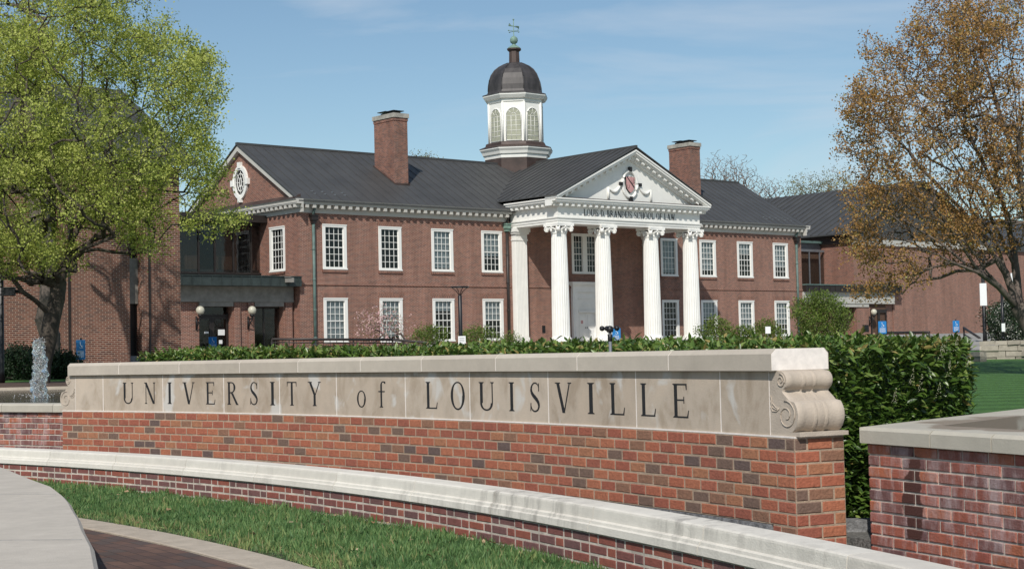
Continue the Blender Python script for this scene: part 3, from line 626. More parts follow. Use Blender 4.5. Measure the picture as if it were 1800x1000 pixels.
def basin_left():
    t0 = 53.35
    e = empty('fountain_basin', 'brick fountain basin with tan stone coping at the far left holding the bubbling jet', 'fountain basin')
    zb = 1.010-.0677*12
    mb = MB(); arc_bricks(mb, 23.95, 68, t0, zb, 12, depth=.09)
    p = np.array(pol(23.95, t0)); d = np.array([.93, .36]); line_bricks(mb, p, d, np.array([.36, -.93]), 1.6, zb, 12, start_half=1)
    bb = mb.build('brick_wall', M_pbrick, e)
    mb = MB(); sweep(mb, rect(23.958, 24.28, .1, 1.009), 68, t0+.02, 40)
    q = [p+d*.01-np.array([-.36, .93])*(-.008)+0, p+d*1.6, p+d*1.6+np.array([-.36, .93])*.3, p+d*.01+np.array([-.36, .93])*.3]; q[0] = p+d*.02+np.array([-.36, .93])*.008; q[1] = p+d*1.6+np.array([-.36, .93])*.008
    mb.prism([tuple(v) for v in q], .1, 1.008); mb.build('mortar_core', M_mortarg, bb)
    mb = MB(); t = 68
    while t > t0+.2:
        e_ = max(t-2.3, t0-.05); mb.cr = random.random(); sweep(mb, [(23.91, 1.012), (24.30, 1.012), (24.30, 1.108), (23.93, 1.108), (23.91, 1.09)], t-.01, e_+.01, 5); t = e_
    q = [p-d*.03+np.array([.36, -.93])*.04, p+d*1.6+np.array([.36, -.93])*.04, p+d*1.6+np.array([-.36, .93])*.36, p+d*.1+np.array([-.36, .93])*.36]
    mb.prism([tuple(v) for v in q], 1.0145, 1.1055); mb.build('coping', M_wetcap, e)
    q = [pol(24.25, t) for t in np.linspace(70, 53.6, 14)]+[(-3.9, 21), (-5.2, 33), (-16, 33)]
    mb = MB(); mb.face([(x, y, 1.045) for x, y in q][::-1]); mb.build('water', M_water, e)
    mb = MB(); mb.box(-17, -5.0, 33.0, 33.45, .9, 1.10); mb.build('rear_coping', M_curb, e)
    return e
basin_left()
# jet
mb = MB(); jb = at(70, 706, 25.0); jb[2] = 1.045; H = .93
prof = []
for i in range(27):
    f = i/26; r = .098*(1-.25*f)*(1.25-.5*abs(f-.35)) if f < .93 else .085*math.sqrt(max(.02, 1-((f-.93)/.075)**2)); prof.append((r, jb[2]+H*f))
nn = 30; vs = []
for i, (r, z) in enumerate(prof):
    for k in range(nn):
        a = 2*PI*k/nn; q = r*(1+.22*math.sin(3*a+z*23)+.16*math.sin(5*a-z*31+1)+random.uniform(-.12, .12)); vs.append((jb[0]+.02*math.sin(z*9)+q*math.cos(a), jb[1]+q*math.sin(a), z+random.uniform(-.012, .012)))
mb.csm = True; mb.mesh(vs, [(i*nn+k, i*nn+(k+1) % nn, (i+1)*nn+(k+1) % nn, (i+1)*nn+k) for i in range(26) for k in range(nn)]+[tuple(range(26*nn, 27*nn))])
jet = tag(mb.build('water_jet', M_jet), 'bubbling white column of water rising from the left fountain basin', 'fountain jet')
n = 900; f = rng.random(n); a = rng.uniform(0, 2*PI, n); rr = .10*(1-.25*f)*(.8+.5*rng.random(n))+(f < .1)*rng.random(n)*.35
P = np.stack([jb[0]+rr*np.cos(a), jb[1]+rr*np.sin(a), jb[2]+.01+f**1.2*(H+.02)], 1); P[:, 2] = np.where(rr > .2, jb[2]+.01+.06*rng.random(n), P[:, 2])
octv = [(1, 0, 0), (-1, 0, 0), (0, 1, 0), (0, -1, 0), (0, 0, 1), (0, 0, -1)]; octf = [(0, 2, 4), (2, 1, 4), (1, 3, 4), (3, 0, 4), (2, 0, 5), (1, 2, 5), (3, 1, 5), (0, 3, 5)]
sp = scatter('spray', M_signw, octv, octf, P, frames(rdir(n), a), rng.uniform(.003, .008, n), rng.random(n), parent=jet); sp['kind'] = 'stuff'

# ------------------------------------------------------------------ slab seat wall at lower left
sl_p = [(-4.62, 14.1), (-4.18, 13.2), (-3.75, 12.29), (-3.38, 11.55), (-3.07, 10.76), (-2.87, 10.2), (-2.71, 9.71), (-2.52, 9.15), (-2.33, 8.54), (-2.07, 7.75), (-1.82, 6.89), (-1.5, 5.6), (-1.25, 4.2), (-5.5, 4.2), (-8.5, 9), (-8.8, 13), (-5.2, 14.35)]
def inset(poly, d):
    n = len(poly); out = []
    c = np.mean(poly, axis=0)
    for i in range(n):
        a, b_, e = np.array(poly[i-1]), np.array(poly[i]), np.array(poly[(i+1) % n])
        n1 = np.array([-(b_-a)[1], (b_-a)[0]]); n1 = n1/np.linalg.norm(n1); n2 = np.array([-(e-b_)[1], (e-b_)[0]]); n2 = n2/np.linalg.norm(n2)
        m_ = n1+n2; m_ /= np.linalg.norm(m_); s_ = 1 if (c-b_)@m_ > 0 else -1
        out.append(tuple(b_+s_*m_*d))
    return out
seat = empty('stone_seat_wall', 'broad smooth tan stone slab seat wall in the lower left corner', 'seat wall')
pl = sl_p if sum(sl_p[i-1][0]*sl_p[i][1]-sl_p[i][0]*sl_p[i-1][1] for i in range(len(sl_p))) > 0 else sl_p[::-1]
mb = MB(); it = inset(pl, .022); k = len(pl)
mb.mesh([(x, y, .58) for x, y in pl]+[(x, y, .680) for x, y in pl]+[(x, y, .70) for x, y in it], [(i, (i+1) % k, k+(i+1) % k, k+i) for i in range(k)]+[(k+i, k+(i+1) % k, 2*k+(i+1) % k, 2*k+i) for i in range(k)]+[tuple(range(2*k, 3*k)), tuple(range(k-1, -1, -1))])
mb.build('slab', M_slab, seat)
ins = inset(sl_p, .05); 
if sum(ins[i-1][0]*ins[i][1]-ins[i][0]*ins[i-1][1] for i in range(len(ins))) < 0: ins = ins[::-1]
mb = MB(); mb.prism(ins, .25, .579); mb.build('brick_base', M_brick, seat)
for yb, xr in ((5.32, -1.54), (7.77, -2.21), (10.47, -3.16)):     # joints between the slabs
    mb = MB(); xr -= .005; yy = lambda x: yb-.13*(x+0)
    mb.hexa([(-8.2, yy(-8.2)-.004, .69), (xr, yy(xr)-.004, .69), (xr, yy(xr)+.004, .69), (-8.2, yy(-8.2)+.004, .69), (-8.2, yy(-8.2)-.004, .7008), (xr, yy(xr)-.004, .7008), (xr, yy(xr)+.004, .7008), (-8.2, yy(-8.2)+.004, .7008)]); mb.build('joint_filler', M_mortar if False else M_granite, seat)

# ------------------------------------------------------------------ hedge
inner = [pol(24.22, t) for t in np.linspace(51.4, 27.2, 40)]+[(2.02, 10.12), (2.30, 10.48), (2.72, 11.0), (3.12, 11.5), (3.42, 11.92)]
outer = [(3.05, 12.6), (2.45, 12.75), (1.9, 12.55)]+[pol(25.5, t) for t in np.linspace(31.5, 51.4, 34)]
hp = inner+outer
LV = [(0, 0, 0), (.16, .28, .05), (.17, .62, .04), (0, 1, -.07), (-.17, .62, .04), (-.16, .28, .05), (0, .5, -.015)]; LF = [(0, 1, 6), (1, 2, 6), (2, 3, 6), (3, 4, 6), (4, 5, 6), (5, 0, 6)]
def hedge():
    core = MB(); n = len(hp); HT = 1.585
    def top(x, y): return HT+.02*math.sin(x*2.1+y)+.02*math.sin(y*3.3)
    ii = inset(hp, .10); ii = ii if sum(ii[i-1][0]*ii[i][1]-ii[i][0]*ii[i-1][1] for i in range(n)) > 0 else ii[::-1]
    core.prism(ii, .3, 1.53)
    root = empty('laurel_hedge', 'clipped cherry laurel hedge with broad glossy leaves behind the lettered wall', 'hedge')
    core.build('branch_mass', M_dshrub, root)
    Ps, Ds = [], []
    # sides
    edges = [(np.array(hp[i]), np.array(hp[(i+1) % n])) for i in range(n)]
    cen = np.mean(hp, axis=0)
    for i, (a, b_) in enumerate(edges):
        L = np.linalg.norm(b_-a); near = i >= 38 and i < 47
        dens = 2300 if near else (420 if i < 38 else 200)
        k = int(L*1.3*dens); f = rng.random(k); zz = rng.uniform(.38 if near else .9, HT, k)
        tdir = (b_-a)/L; nd = np.array([tdir[1], -tdir[0]])
        mid = (a+b_)/2
        inside = (mid+nd*.1)
        # outward test by polygon area sign
        nd = nd if AS > 0 else -nd
        dep = rng.exponential(.045, k)-.03+.03*np.sin(zz*9+i)
        P = a+f[:, None]*(b_-a)-nd*dep[:, None]
        Ps.append(np.column_stack([P, zz])); D = rdir(k)*1.0; D[:, 0] += nd[0]*.9; D[:, 1] += nd[1]*.9; D[:, 2] += .25; Ds.append(D)
    # top
    k = 34000; t = rng.uniform(27.5, 51.4, k); r = rng.uniform(24.2, 25.5, k); P = np.stack([CX+r*np.cos(np.radians(t)), CY+r*np.sin(np.radians(t))], 1)
    P2 = np.stack([rng.uniform(1.3, 3.5, 13000), rng.uniform(10, 12.8, 13000)], 1); P2 = P2[(np.hypot(P2[:, 0]-CX, P2[:, 1]-CY) > 24.3) & (P2[:, 1]-10.12 > (P2[:, 0]-2.02)*1.29-.05) & (P2[:, 1] < 12.7-(P2[:, 0]-1.9)*.1)]
    P = np.vstack([P, P2]); k = len(P)
    zz = HT+rng.normal(-.02, .028, k)+.015*np.sin(P[:, 0]*3.1+P[:, 1]*1.7)
    P = P; Ps.append(np.column_stack([P, zz])); D = rdir(k)*1.0; D[:, 2] = np.clip(D[:, 2]+.25, -.5, .75); Ds.append(D)
    P = np.vstack(Ps); D = np.vstack(Ds); k = len(P)
    P[:, 2] += np.interp(P[:, 1], [11, 13, 15, 19], [0, .02, .04, .075])*(P[:, 2] > 1.2)
    S = rng.uniform(.04, .088, k)*np.where(rng.random(k) < .05, 1.3, 1)
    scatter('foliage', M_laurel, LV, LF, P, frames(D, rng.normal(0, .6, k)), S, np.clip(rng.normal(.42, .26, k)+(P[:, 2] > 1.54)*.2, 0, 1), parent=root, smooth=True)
    # flower spikes
    for px, py, hh in ((1463, 652, .17), (1648, 612, .13), (1641, 625, .12), (1590, 668, .12), (1606, 678, .13), (1655, 655, .12), (1637, 690, .10), (1560, 700, .10), (1668, 610, .10), (1690, 640, .08), (1470, 625, .10)):
        dd = 10.5+.9*(px-1490)/235; c = at(px, py, dd); kk = 34; f = rng.random(kk); a = rng.uniform(0, 2*PI, kk)
        Pp = np.stack([.017*np.cos(a)*(1.1-f)+.01*f, .017*np.sin(a)*(1.1-f)-.03*f, (f-.3)*hh], 1)+c+np.array([.03, -.06, 0])
        scatter('flower_spike', M_cream, octv, octf, Pp, frames(rdir(kk), a), np.full(kk, .0036), rng.random(kk), parent=root)
AS = sum(hp[i-1][0]*hp[i][1]-hp[i][0]*hp[i-1][1] for i in range(len(hp)))
hedge()
# gravel strip and curb stone in the gap
mb = MB(); q = [pol(23.25, 27), pol(23.25, 15), pol(25.2, 15), pol(25.2, 27)]
mb = MB(); sweep(mb, [(22.65, .1), (23.83, .1), (23.83, .20), (22.65, .20)], 60, 10, 50); sweep(mb, [(23.865, .2), (24.6, .2), (24.6, .425), (23.865, .425)], 60, 10, 50); struct(mb.build('gravel_strip', M_gravel))
mb = MB(); c0, c1 = np.array([1.98, 10.12]), np.array([2.35, 9.95]); mb.box(1.7, 2.75, 9.98, 10.10, .3, .50); tag(mb.build('stone_edging', M_granite), 'grey stone edging block in the gap between lettered wall and right basin', 'edging stone')
#BUILD
# ------------------------------------------------------------------ law school building, local frame: x along the front, y to the back, z up from the eye datum
OB = (-11.455, 85.0, 0.0)
bld = empty('law_school_building', 'two-storey red brick hall with white columned portico, pediment, cupola and dark metal roof', 'building', OB, YAW)
LEN, DEP, ZG = 41.96, 12.0, 1.7
WT, WB, LT, LB_ = 8.84, 6.37, 4.755, 2.36
wins_u = [2.28, 6.02, 9.74, 13.45, 28.51, 32.22, 35.95, 39.68]; WW = 1.58
def wall(mb, fr, a0, a1, z0, z1, holes, depth=.16):
    """fr(a, d, z) -> point ; d = depth behind the face"""
    xs = sorted({a0, a1, *[h[0] for h in holes], *[h[1] for h in holes]}); zs = sorted({z0, z1, *[h[2] for h in holes], *[h[3] for h in holes]})
    for i in range(len(xs)-1):
        for j in range(len(zs)-1):
            cx_, cz_ = (xs[i]+xs[i+1])/2, (zs[j]+zs[j+1])/2
            if any(h[0] < cx_ < h[1] and h[2] < cz_ < h[3] for h in holes): continue
            mb.face([fr(xs[i], 0, zs[j]), fr(xs[i+1], 0, zs[j]), fr(xs[i+1], 0, zs[j+1]), fr(xs[i], 0, zs[j+1])])
    for h in holes:
        a, b_, c, d = h
        mb.face([fr(a, 0, c), fr(a, depth, c), fr(a, depth, d), fr(a, 0, d)][::-1]); mb.face([fr(b_, 0, c), fr(b_, depth, c), fr(b_, depth, d), fr(b_, 0, d)])
        mb.face([fr(a, 0, c), fr(b_, 0, c), fr(b_, depth, c), fr(a, depth, c)][::-1]); mb.face([fr(a, 0, d), fr(b_, 0, d), fr(b_, depth, d), fr(a, depth, d)])
mb = MB()
holes = []
for i, u in enumerate(wins_u):
    holes.append((u-WW/2, u+WW/2, WB, WT)); holes.append((u-WW/2, u+WW/2, LB_, LT))
holes += [(19.87, 22.10, 6.40, 8.92), (20.25, 21.75, 2.2, 5.15)]
wall(mb, lambda a, d, z: (a, d, z), 0, LEN, ZG, 9.45, holes)
side_h = [(1.49, 2.93, 6.35, 8.76)]
wall(mb, lambda a, d, z: (d, a, z), 0, DEP, ZG, 9.45, side_h)
mb.face([(LEN, 0, ZG), (LEN, DEP, ZG), (LEN, DEP, 9.45), (LEN, 0, 9.45)]); mb.face([(0, DEP, ZG), (LEN, DEP, ZG), (LEN, DEP, 9.45), (0, DEP, 9.45)])
# gables
sl = (13.72-9.80)/6.0
for x_ in (0, LEN): mb.face([(x_, .4, 9.95), (x_, DEP-.4, 9.95), (x_, 6, 13.55)])
mb.build('wall', M_brick, bld)
mb = MB()   # projecting brick bands, sills
for a, b_ in ((0, 14.9), (16.2, 25.8), (27.1, LEN)): mb.box(a-.04 if a == 0 else a, b_, -.05, .0, 5.50, 5.64); 
mb.box(-.05, 0, 0, 4.4, 5.50, 5.64)
mb.build('string_course', M_brick, bld)
for u in wins_u:
    for zt in (WT, LT):
        mb = MB(); mb.hexa([(u-WW/2-.02, -.012, zt+.005), (u+WW/2+.02, -.012, zt+.005), (u+WW/2+.02, .0, zt+.005), (u-WW/2-.02, .0, zt+.005), (u-WW/2-.13, -.012, zt+.32), (u+WW/2+.13, -.012, zt+.32), (u+WW/2+.13, 0, zt+.32), (u-WW/2-.13, 0, zt+.32)]); mb.build('brick_lintel', M_brick_s, bld)
    for zb_ in (WB, LB_): mb = MB(); mb.box(u-WW/2-.04, u+WW/2+.04, -.06, 0, zb_-.16, zb_-.003); mb.build('brick_sill', M_brick_s, bld)
mb = MB(); mb.box(-.06, 0, 1.45, 2.97, 6.19, 6.347); mb.build('brick_sill', M_brick_s, bld)
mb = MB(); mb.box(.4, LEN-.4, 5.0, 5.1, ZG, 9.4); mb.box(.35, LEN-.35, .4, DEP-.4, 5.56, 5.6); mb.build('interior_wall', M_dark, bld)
# windows: one mesh shared by all, outward = -y
def sash_mesh(W_, H_, cols, rt, rb):
    mb = MB(); fw = .19
    x0, x1 = -W_/2, W_/2
    for a, b_, c, d in ((x0, x0+fw, 0, H_), (x1-fw, x1, 0, H_), (x0+fw, x1-fw, H_-fw*.8, H_), (x0+fw, x1-fw, 0, .14)): mb.box(a, b_, -.035, .10, c, d)
    mb.box(x0-.02, x1+.02, -.075, -.036, -.01, .07); mb.box(x0-.015, x1+.015, -.06, -.036, H_-.05, H_+.015)
    gx0, gx1 = x0+fw, x1-fw; zm = .14+(H_-.14-fw*.8)*.495
    mb.box(gx0, gx1, .03, .085, zm-.025, zm+.03)
    for k in range(1, cols): x_ = gx0+(gx1-gx0)*k/cols; mb.box(x_-.014, x_+.014, .045, .075, .14, H_-fw*.8)
    for z0, z1, n in ((.14, zm-.02, rb), (zm+.03, H_-fw*.8, rt)):
        for k in range(1, n): z_ = z0+(z1-z0)*k/n; mb.box(gx0, gx1, .048, .072, z_-.014, z_+.014)
        mb.box(gx0, gx0+.035, .04, .08, z0, z1); mb.box(gx1-.035, gx1, .04, .08, z0, z1)
    return mb, (gx0, gx1, .14, H_-fw*.8, zm)
def make_window(W_, H_, name='window', mat=None, cols=4, rt=3, rb=3):
    mb, g_ = sash_mesh(W_, H_, cols, rt, rb); o = mb.build(name, mat or M_white, bld)
    p = MB(); p.face([(g_[0], .060, g_[2]), (g_[1], .060, g_[2]), (g_[1], .060, g_[3]), (g_[0], .060, g_[3])]); pane = p.build('pane', M_glass, o)
    return o, pane, g_
def blind_mesh(g_, f, y=.13):
    mb = MB(); z = g_[3]; n = int((g_[3]-g_[2])*f/.11)
    for k in range(n): mb.hexa([(g_[0], y, z-.11), (g_[1], y, z-.11), (g_[1], y+.004, z-.11), (g_[0], y+.004, z-.11), (g_[0], y+.03, z), (g_[1], y+.03, z), (g_[1], y+.034, z), (g_[0], y+.034, z)]); z -= .11
    return mb
w0, p0, g0 = make_window(WW, WT-WB)
blinds = {}
def place_window(u, z, blind, first=[True], rot=0, loc=None):
    if first[0]: o, p = w0, p0; first[0] = False
    else:
        o = w0.copy(); COL.objects.link(o); o.parent = bld; p = p0.copy(); COL.objects.link(p); p.parent = o
    o.location = loc or (u, 0, z); o.rotation_euler = (0, 0, rot)
    if blind:
        if blind not in blinds: bo_ = blind_mesh(g0, blind).build('blind', M_blind, o); blinds[blind] = bo_
        else: c = blinds[blind].copy(); COL.objects.link(c); c.parent = o
bl_up = [0, 0, 1, .62, 1, .9, .35, .75]; bl_lo = [1, .93, .3, .52, 0, .47, 1, .66]
for u, a, b_ in zip(wins_u, bl_up, bl_lo): place_window(u, WB, a); place_window(u, LB_-.03, b_)
place_window(0, 0, 0, rot=-PI/2, loc=(0, 2.21, 6.33))
o_, _, g_ = make_window(1.115, 2.5, cols=3); o_.location = (20.43, 0, 6.41)
c = o_.copy(); COL.objects.link(c); c.parent = bld; c.location = (21.54, 0, 6.41)
for ch in list(o_.children): d = ch.copy(); COL.objects.link(d); d.parent = c
# oval gable window
mb = MB(); cy, cz = 6.0, 11.62
def ring(r0, r1, x0, x1, asp=.955/.80, n=32):
    for i in range(n):
        a, b_ = 2*PI*i/n, 2*PI*(i+1)/n
        P = lambda r, a, x: (x, cy+r*math.cos(a), cz+(r+.16)*math.sin(a))
        mb.hexa([P(r0, a, x0), P(r1, a, x0), P(r1, b_, x0), P(r0, b_, x0), P(r0, a, x1), P(r1, a, x1), P(r1, b_, x1), P(r0, b_, x1)])
ring(.56, .80, -.12, .01); ring(.33, .37, -.06, -.02); ring(.08, .12, -.058, -.022)
for k in range(8):
    a = PI*k/4; mb.tube([(-.04, cy+.10*math.cos(a), cz+.18*math.sin(a)), (-.04, cy+.57*math.cos(a), cz+.73*math.sin(a))], .018, 4)
for a, b_ in ((0, 1), (0, -1), (1, 0), (-1, 0)):
    yy, zz = cy+a*.80, cz+b_*.98; mb.box(-.18, .0, yy-.15, yy+.15, zz-.17, zz+.17)
ov = mb.build('oval_window', M_white, bld)
mb = MB(); mb.mesh([(-.008, cy+.6*math.cos(2*PI*i/24), cz+.76*math.sin(2*PI*i/24)) for i in range(24)], [tuple(range(24))[::-1]]); mb.build('pane', M_black, ov)
# roof : front and back slope with standing seams
def slope_pt(v): return 9.98+(v+.5)*(13.75-9.98)/6.5
mb = MB(); x0, x1 = -.30, LEN+.30
for s_ in (0, 1):
    f = (lambda v: v) if s_ == 0 else (lambda v: DEP-v)
    a = [(x0, f(-.52), 9.98), (x1, f(-.52), 9.98), (x1, f(6), 13.75), (x0, f(6), 13.75)]
    b_ = [(p[0], p[1], p[2]+.07) for p in a]
    if s_: a = [a[1], a[0], a[3], a[2]]; b_ = [b_[1], b_[0], b_[3], b_[2]]
    mb.hexa(a+b_) if not s_ else mb.hexa(a+b_)
u = x0+.3
while u < x1:
    mb.hexa([(u-.02, -.50, 10.05), (u+.02, -.50, 10.05), (u+.02, 6, 13.82), (u-.02, 6, 13.82), (u-.02, -.50, 10.085), (u+.02, -.50, 10.085), (u+.02, 6, 13.855), (u-.02, 6, 13.855)]); u += .66
mb.box(x0, x1, 5.9, 6.1, 13.78, 13.90)
for _ in range(10):
    u = random.choice([random.uniform(1, 3.5), random.uniform(38.5, 41.5)]); v = random.uniform(-.2, .8); z = slope_pt(v)+.08
roof = mb.build('roof', M_roof, bld)
for u in [1.2+.66*k for k in range(4)]+[38.6+.66*k for k in range(5)]:
    for q in range(2): v = .25+.28*q; z = slope_pt(v)+.07; mb = MB(); mb.box(u-.05, u+.07, v-.04, v+.04, z, z+.07); mb.build('snow_guard', M_post, roof)
# cornice : frieze, dentils, crown
mb = MB(); md = MB()
def cornice_run(fr, a0, a1, zb=9.42, gap=.47, skip=None):
    """fr(a, o, z): o outwards"""
    def bx(m_, a, b_, o0, o1, z0, z1): m_.hexa([fr(a, o1, z0), fr(b_, o1, z0), fr(b_, o0, z0), fr(a, o0, z0), fr(a, o1, z1), fr(b_, o1, z1), fr(b_, o0, z1), fr(a, o0, z1)])
    bx(mb, a0, a1, 0, .06, zb, zb+.22); bx(mb, a0, a1, 0, .10, zb+.22, zb+.28); bx(mb, a0, a1, 0, .12, zb+.28, zb+.44)
    bx(mb, a0, a1, 0, .43, zb+.44, zb+.50); bx(mb, a0, a1, 0, .46, zb+.502, zb+.60)
    mb.hexa([fr(a0, .44, zb+.602), fr(a1, .44, zb+.602), fr(a1, 0, zb+.602), fr(a0, 0, zb+.602), fr(a0, .52, zb+.70), fr(a1, .52, zb+.70), fr(a1, 0, zb+.70), fr(a0, 0, zb+.70)])
    a = min(a0, a1)+.2
    while a < max(a0, a1)-.1: bx(md, a, a+.21, .121, .405, zb+.25, zb+.437); a += gap
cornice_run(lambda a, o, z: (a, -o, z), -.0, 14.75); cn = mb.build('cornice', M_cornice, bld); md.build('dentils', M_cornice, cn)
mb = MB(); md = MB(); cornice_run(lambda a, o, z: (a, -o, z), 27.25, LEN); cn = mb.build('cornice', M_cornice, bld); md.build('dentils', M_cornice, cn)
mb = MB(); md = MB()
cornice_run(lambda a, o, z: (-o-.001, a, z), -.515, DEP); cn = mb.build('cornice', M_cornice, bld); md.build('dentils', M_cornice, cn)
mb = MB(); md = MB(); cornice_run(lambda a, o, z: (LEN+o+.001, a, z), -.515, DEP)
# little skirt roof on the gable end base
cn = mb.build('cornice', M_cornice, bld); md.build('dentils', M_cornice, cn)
mb = MB(); mb.hexa([(-.53, -.2, 10.125), (.02, -.2, 10.125), (.02, DEP+.2, 10.125), (-.53, DEP+.2, 10.125), (-.50, -.2, 10.14), (.02, -.2, 10.42), (.02, DEP+.2, 10.42), (-.50, DEP+.2, 10.14)]); mb.build('skirt_roof', M_roofb, roof)
for s_ in (-1, 1):   # rake boards
    for xa, xb in ((-.24, .0), (LEN, LEN+.24)):
        mb = MB(); y0_, y1_ = (6+s_*6.35, 6+s_*.001); z0_, z1_ = 10.05, 13.72
        vs_ = [(xa, y0_, z0_-.27), (xb, y0_, z0_-.27), (xb, y1_, z1_-.31), (xa, y1_, z1_-.31), (xa, y0_, z0_-.04), (xb, y0_, z0_-.04), (xb, y1_, z1_-.03), (xa, y1_, z1_-.03)]
        mb.mesh(vs_, [(0, 1, 2, 3), (4, 7, 6, 5), (0, 4, 5, 1), (1, 5, 6, 2), (2, 6, 7, 3), (3, 7, 4, 0)]); mb.build('rake_board', M_cornice, bld)
# chimneys
for u0 in (7.97, 33.0):
    mb = MB(); mb.box(u0, u0+.97, 2.08, 4.10, 10.9, 15.32); mb.box(u0-.03, u0+1.0, 2.05, 4.13, 15.322, 15.50); ch = mb.build('chimney', M_chim, bld)
    mb = MB(); mb.box(u0-.08, u0+1.05, 2.0, 4.18, 15.502, 15.76); mb.build('chimney_cap', M_conc, ch)
    mb = MB(); mb.box(u0+.25, u0+.72, 2.4, 2.95, 15.762, 15.90); mb.box(u0+.1, u0+.88, 2.25, 3.1, 15.92, 15.96); mb.box(u0+.25, u0+.72, 3.2, 3.75, 15.762, 15.90); mb.box(u0+.1, u0+.88, 3.06, 3.9, 15.965, 16.0); mb.build('flue_cover', M_black, ch)
    mb = MB(); mb.mesh([(u0-.06, 2.0, slope_pt(2.0)+.05), (u0+1.03, 2.0, slope_pt(2.0)+.05), (u0+1.03, 4.2, slope_pt(4.2)+.05), (u0-.06, 4.2, slope_pt(4.2)+.05), (u0-.06, 2.0, slope_pt(2.0)+.2), (u0+1.03, 2.0, slope_pt(2.0)+.2), (u0+1.03, 4.2, slope_pt(4.2)+.2), (u0-.06, 4.2, slope_pt(4.2)+.2)], [(0, 1, 5, 4), (1, 2, 6, 5), (3, 0, 4, 7)]); mb.build('flashing', M_roofb, ch)
# portico
PC = 20.98; VF = -4.25; colu = [15.45, 18.95, 23.03, 26.52]; VC = -3.8
PZ0, PZ1 = 2.15, 9.06
def column_mesh():
    mb = MB(); nf = 24; n = nf*6; prof = []
    for i in range(13):
        f = i/12; prof.append((.53-.085*f**1.6, .30+f*(6.30-.30)))
    def rf(k): ph = (k % 6)/6; return 1-.055*math.sin(PI*ph) if ph else 1.0
    mb.lathe(prof, n=n, rf=rf, smooth=False, cap=False)
    mb.lathe([(.53, .305), (.55, .26), (.60, .22), (.62, .16), (.60, .11), (.66, .09), (.69, .045), (.69, 0)][::-1], n=40); mb.box(-.72, .72, -.72, .72, -.12, -.001)
    mb.lathe([(.445, 6.30), (.475, 6.33), (.475, 6.37), (.45, 6.39), (.50, 6.52), (.56, 6.62)], n=40)
    return mb
def capital_mesh():
    mb = MB(); z = 6.52
    # abacus with concave sides
    pts = []
    for s_ in range(4):
        a0 = s_*PI/2+PI/4; a1 = a0+PI/2; A, B_ = np.array([math.cos(a0), math.sin(a0)])*.90, np.array([math.cos(a1), math.sin(a1)])*.90
        for k in range(8): f = k/8; q = A+(B_-A)*f; m_ = 1-.13*math.sin(PI*f); pts.append(tuple(q*m_))
    mb.prism(pts, 6.74, 6.90); 
    for s_ in range(4):
        a = s_*PI/2+PI/4; d = np.array([math.cos(a), math.sin(a), 0]); t_ = np.array([-math.sin(a), math.cos(a), 0])
        for sd in (-1, 1):       # volutes on both faces of each corner
            o_ = d*.70+t_*sd*.10
            pts = []
            for i in range(26):
                f = i/25; an = PI/2-sd*0-f*4.2*PI; r = .165*(1-.8*f); pts.append(o_+d*(r*math.cos(an))+np.array([0, 0, 6.57+r*math.sin(an)]))
            mb.tube(pts, [.032*(1-.4*i/25) for i in range(26)], 5)
        c0 = d*.70+np.array([0, 0, 6.57]); mb.tube([c0-t_*.10, c0+t_*.10], .155, 14)
        mb.tube([d*.45+np.array([0, 0, 6.71]), d*.62+np.array([0, 0, 6.73])], .06, 6)
    for k in range(24): a = 2*PI*k/24; mb.sphere((.50*math.cos(a), .50*math.sin(a), 6.60), .045, 6, 1.3)
    for s_ in range(4):
        a = s_*PI/2; d = np.array([math.cos(a), math.sin(a), 0]); t_ = np.array([-math.sin(a), math.cos(a), 0])
        for q in range(7): f = q-3; mb.sphere(tuple(d*(.60)+t_*f*.075+np.array([0, 0, 6.64-abs(f)*.012+(.07 if f == 0 else 0)])), .055, 6)
        mb.sphere(tuple(d*.60+np.array([0, 0, 6.50])), .07, 8, 1.6)
    return mb
col0 = column_mesh().build('column', M_white, bld); cap0 = capital_mesh().build('capital', M_white, col0)
for i, u in enumerate(colu):
    if i == 0: c = col0
    else:
        c = col0.copy(); COL.objects.link(c); c.parent = bld; k = cap0.copy(); COL.objects.link(k); k.parent = c
    c.location = (u, VC, PZ0+.01)
for u in (14.97, 26.99-.95+.0):
    mb = MB(); u1 = u+.98
    mb.box(u, u1, -.42, -.001, PZ0, 2.5); mb.box(u+.04, u1-.04, -.38, -.001, 2.501, 8.30)
    for k in range(8): x_ = u+.04+(.9)*(k+.5)/8; mb.box(x_-.026, x_+.026, -.405, -.381, 2.55, 8.25)
    for k in range(3): y_ = -.35+.11*k; mb.box(u+.02, u+.039, y_, y_+.06, 2.55, 8.25); mb.box(u1-.039, u1-.02, y_, y_+.06, 2.55, 8.25)
    mb.box(u+.0, u1, -.42, -.001, 8.301, 8.40); mb.box(u+.03, u1-.03, -.39, -.001, 8.401, 8.70); mb.box(u-.06, u1+.06, -.48, -.001, 8.701, 8.82); mb.box(u-.12, u1+.12, -.54, -.001, 8.821, 9.055)
    mb.build('pilaster', M_white, bld)
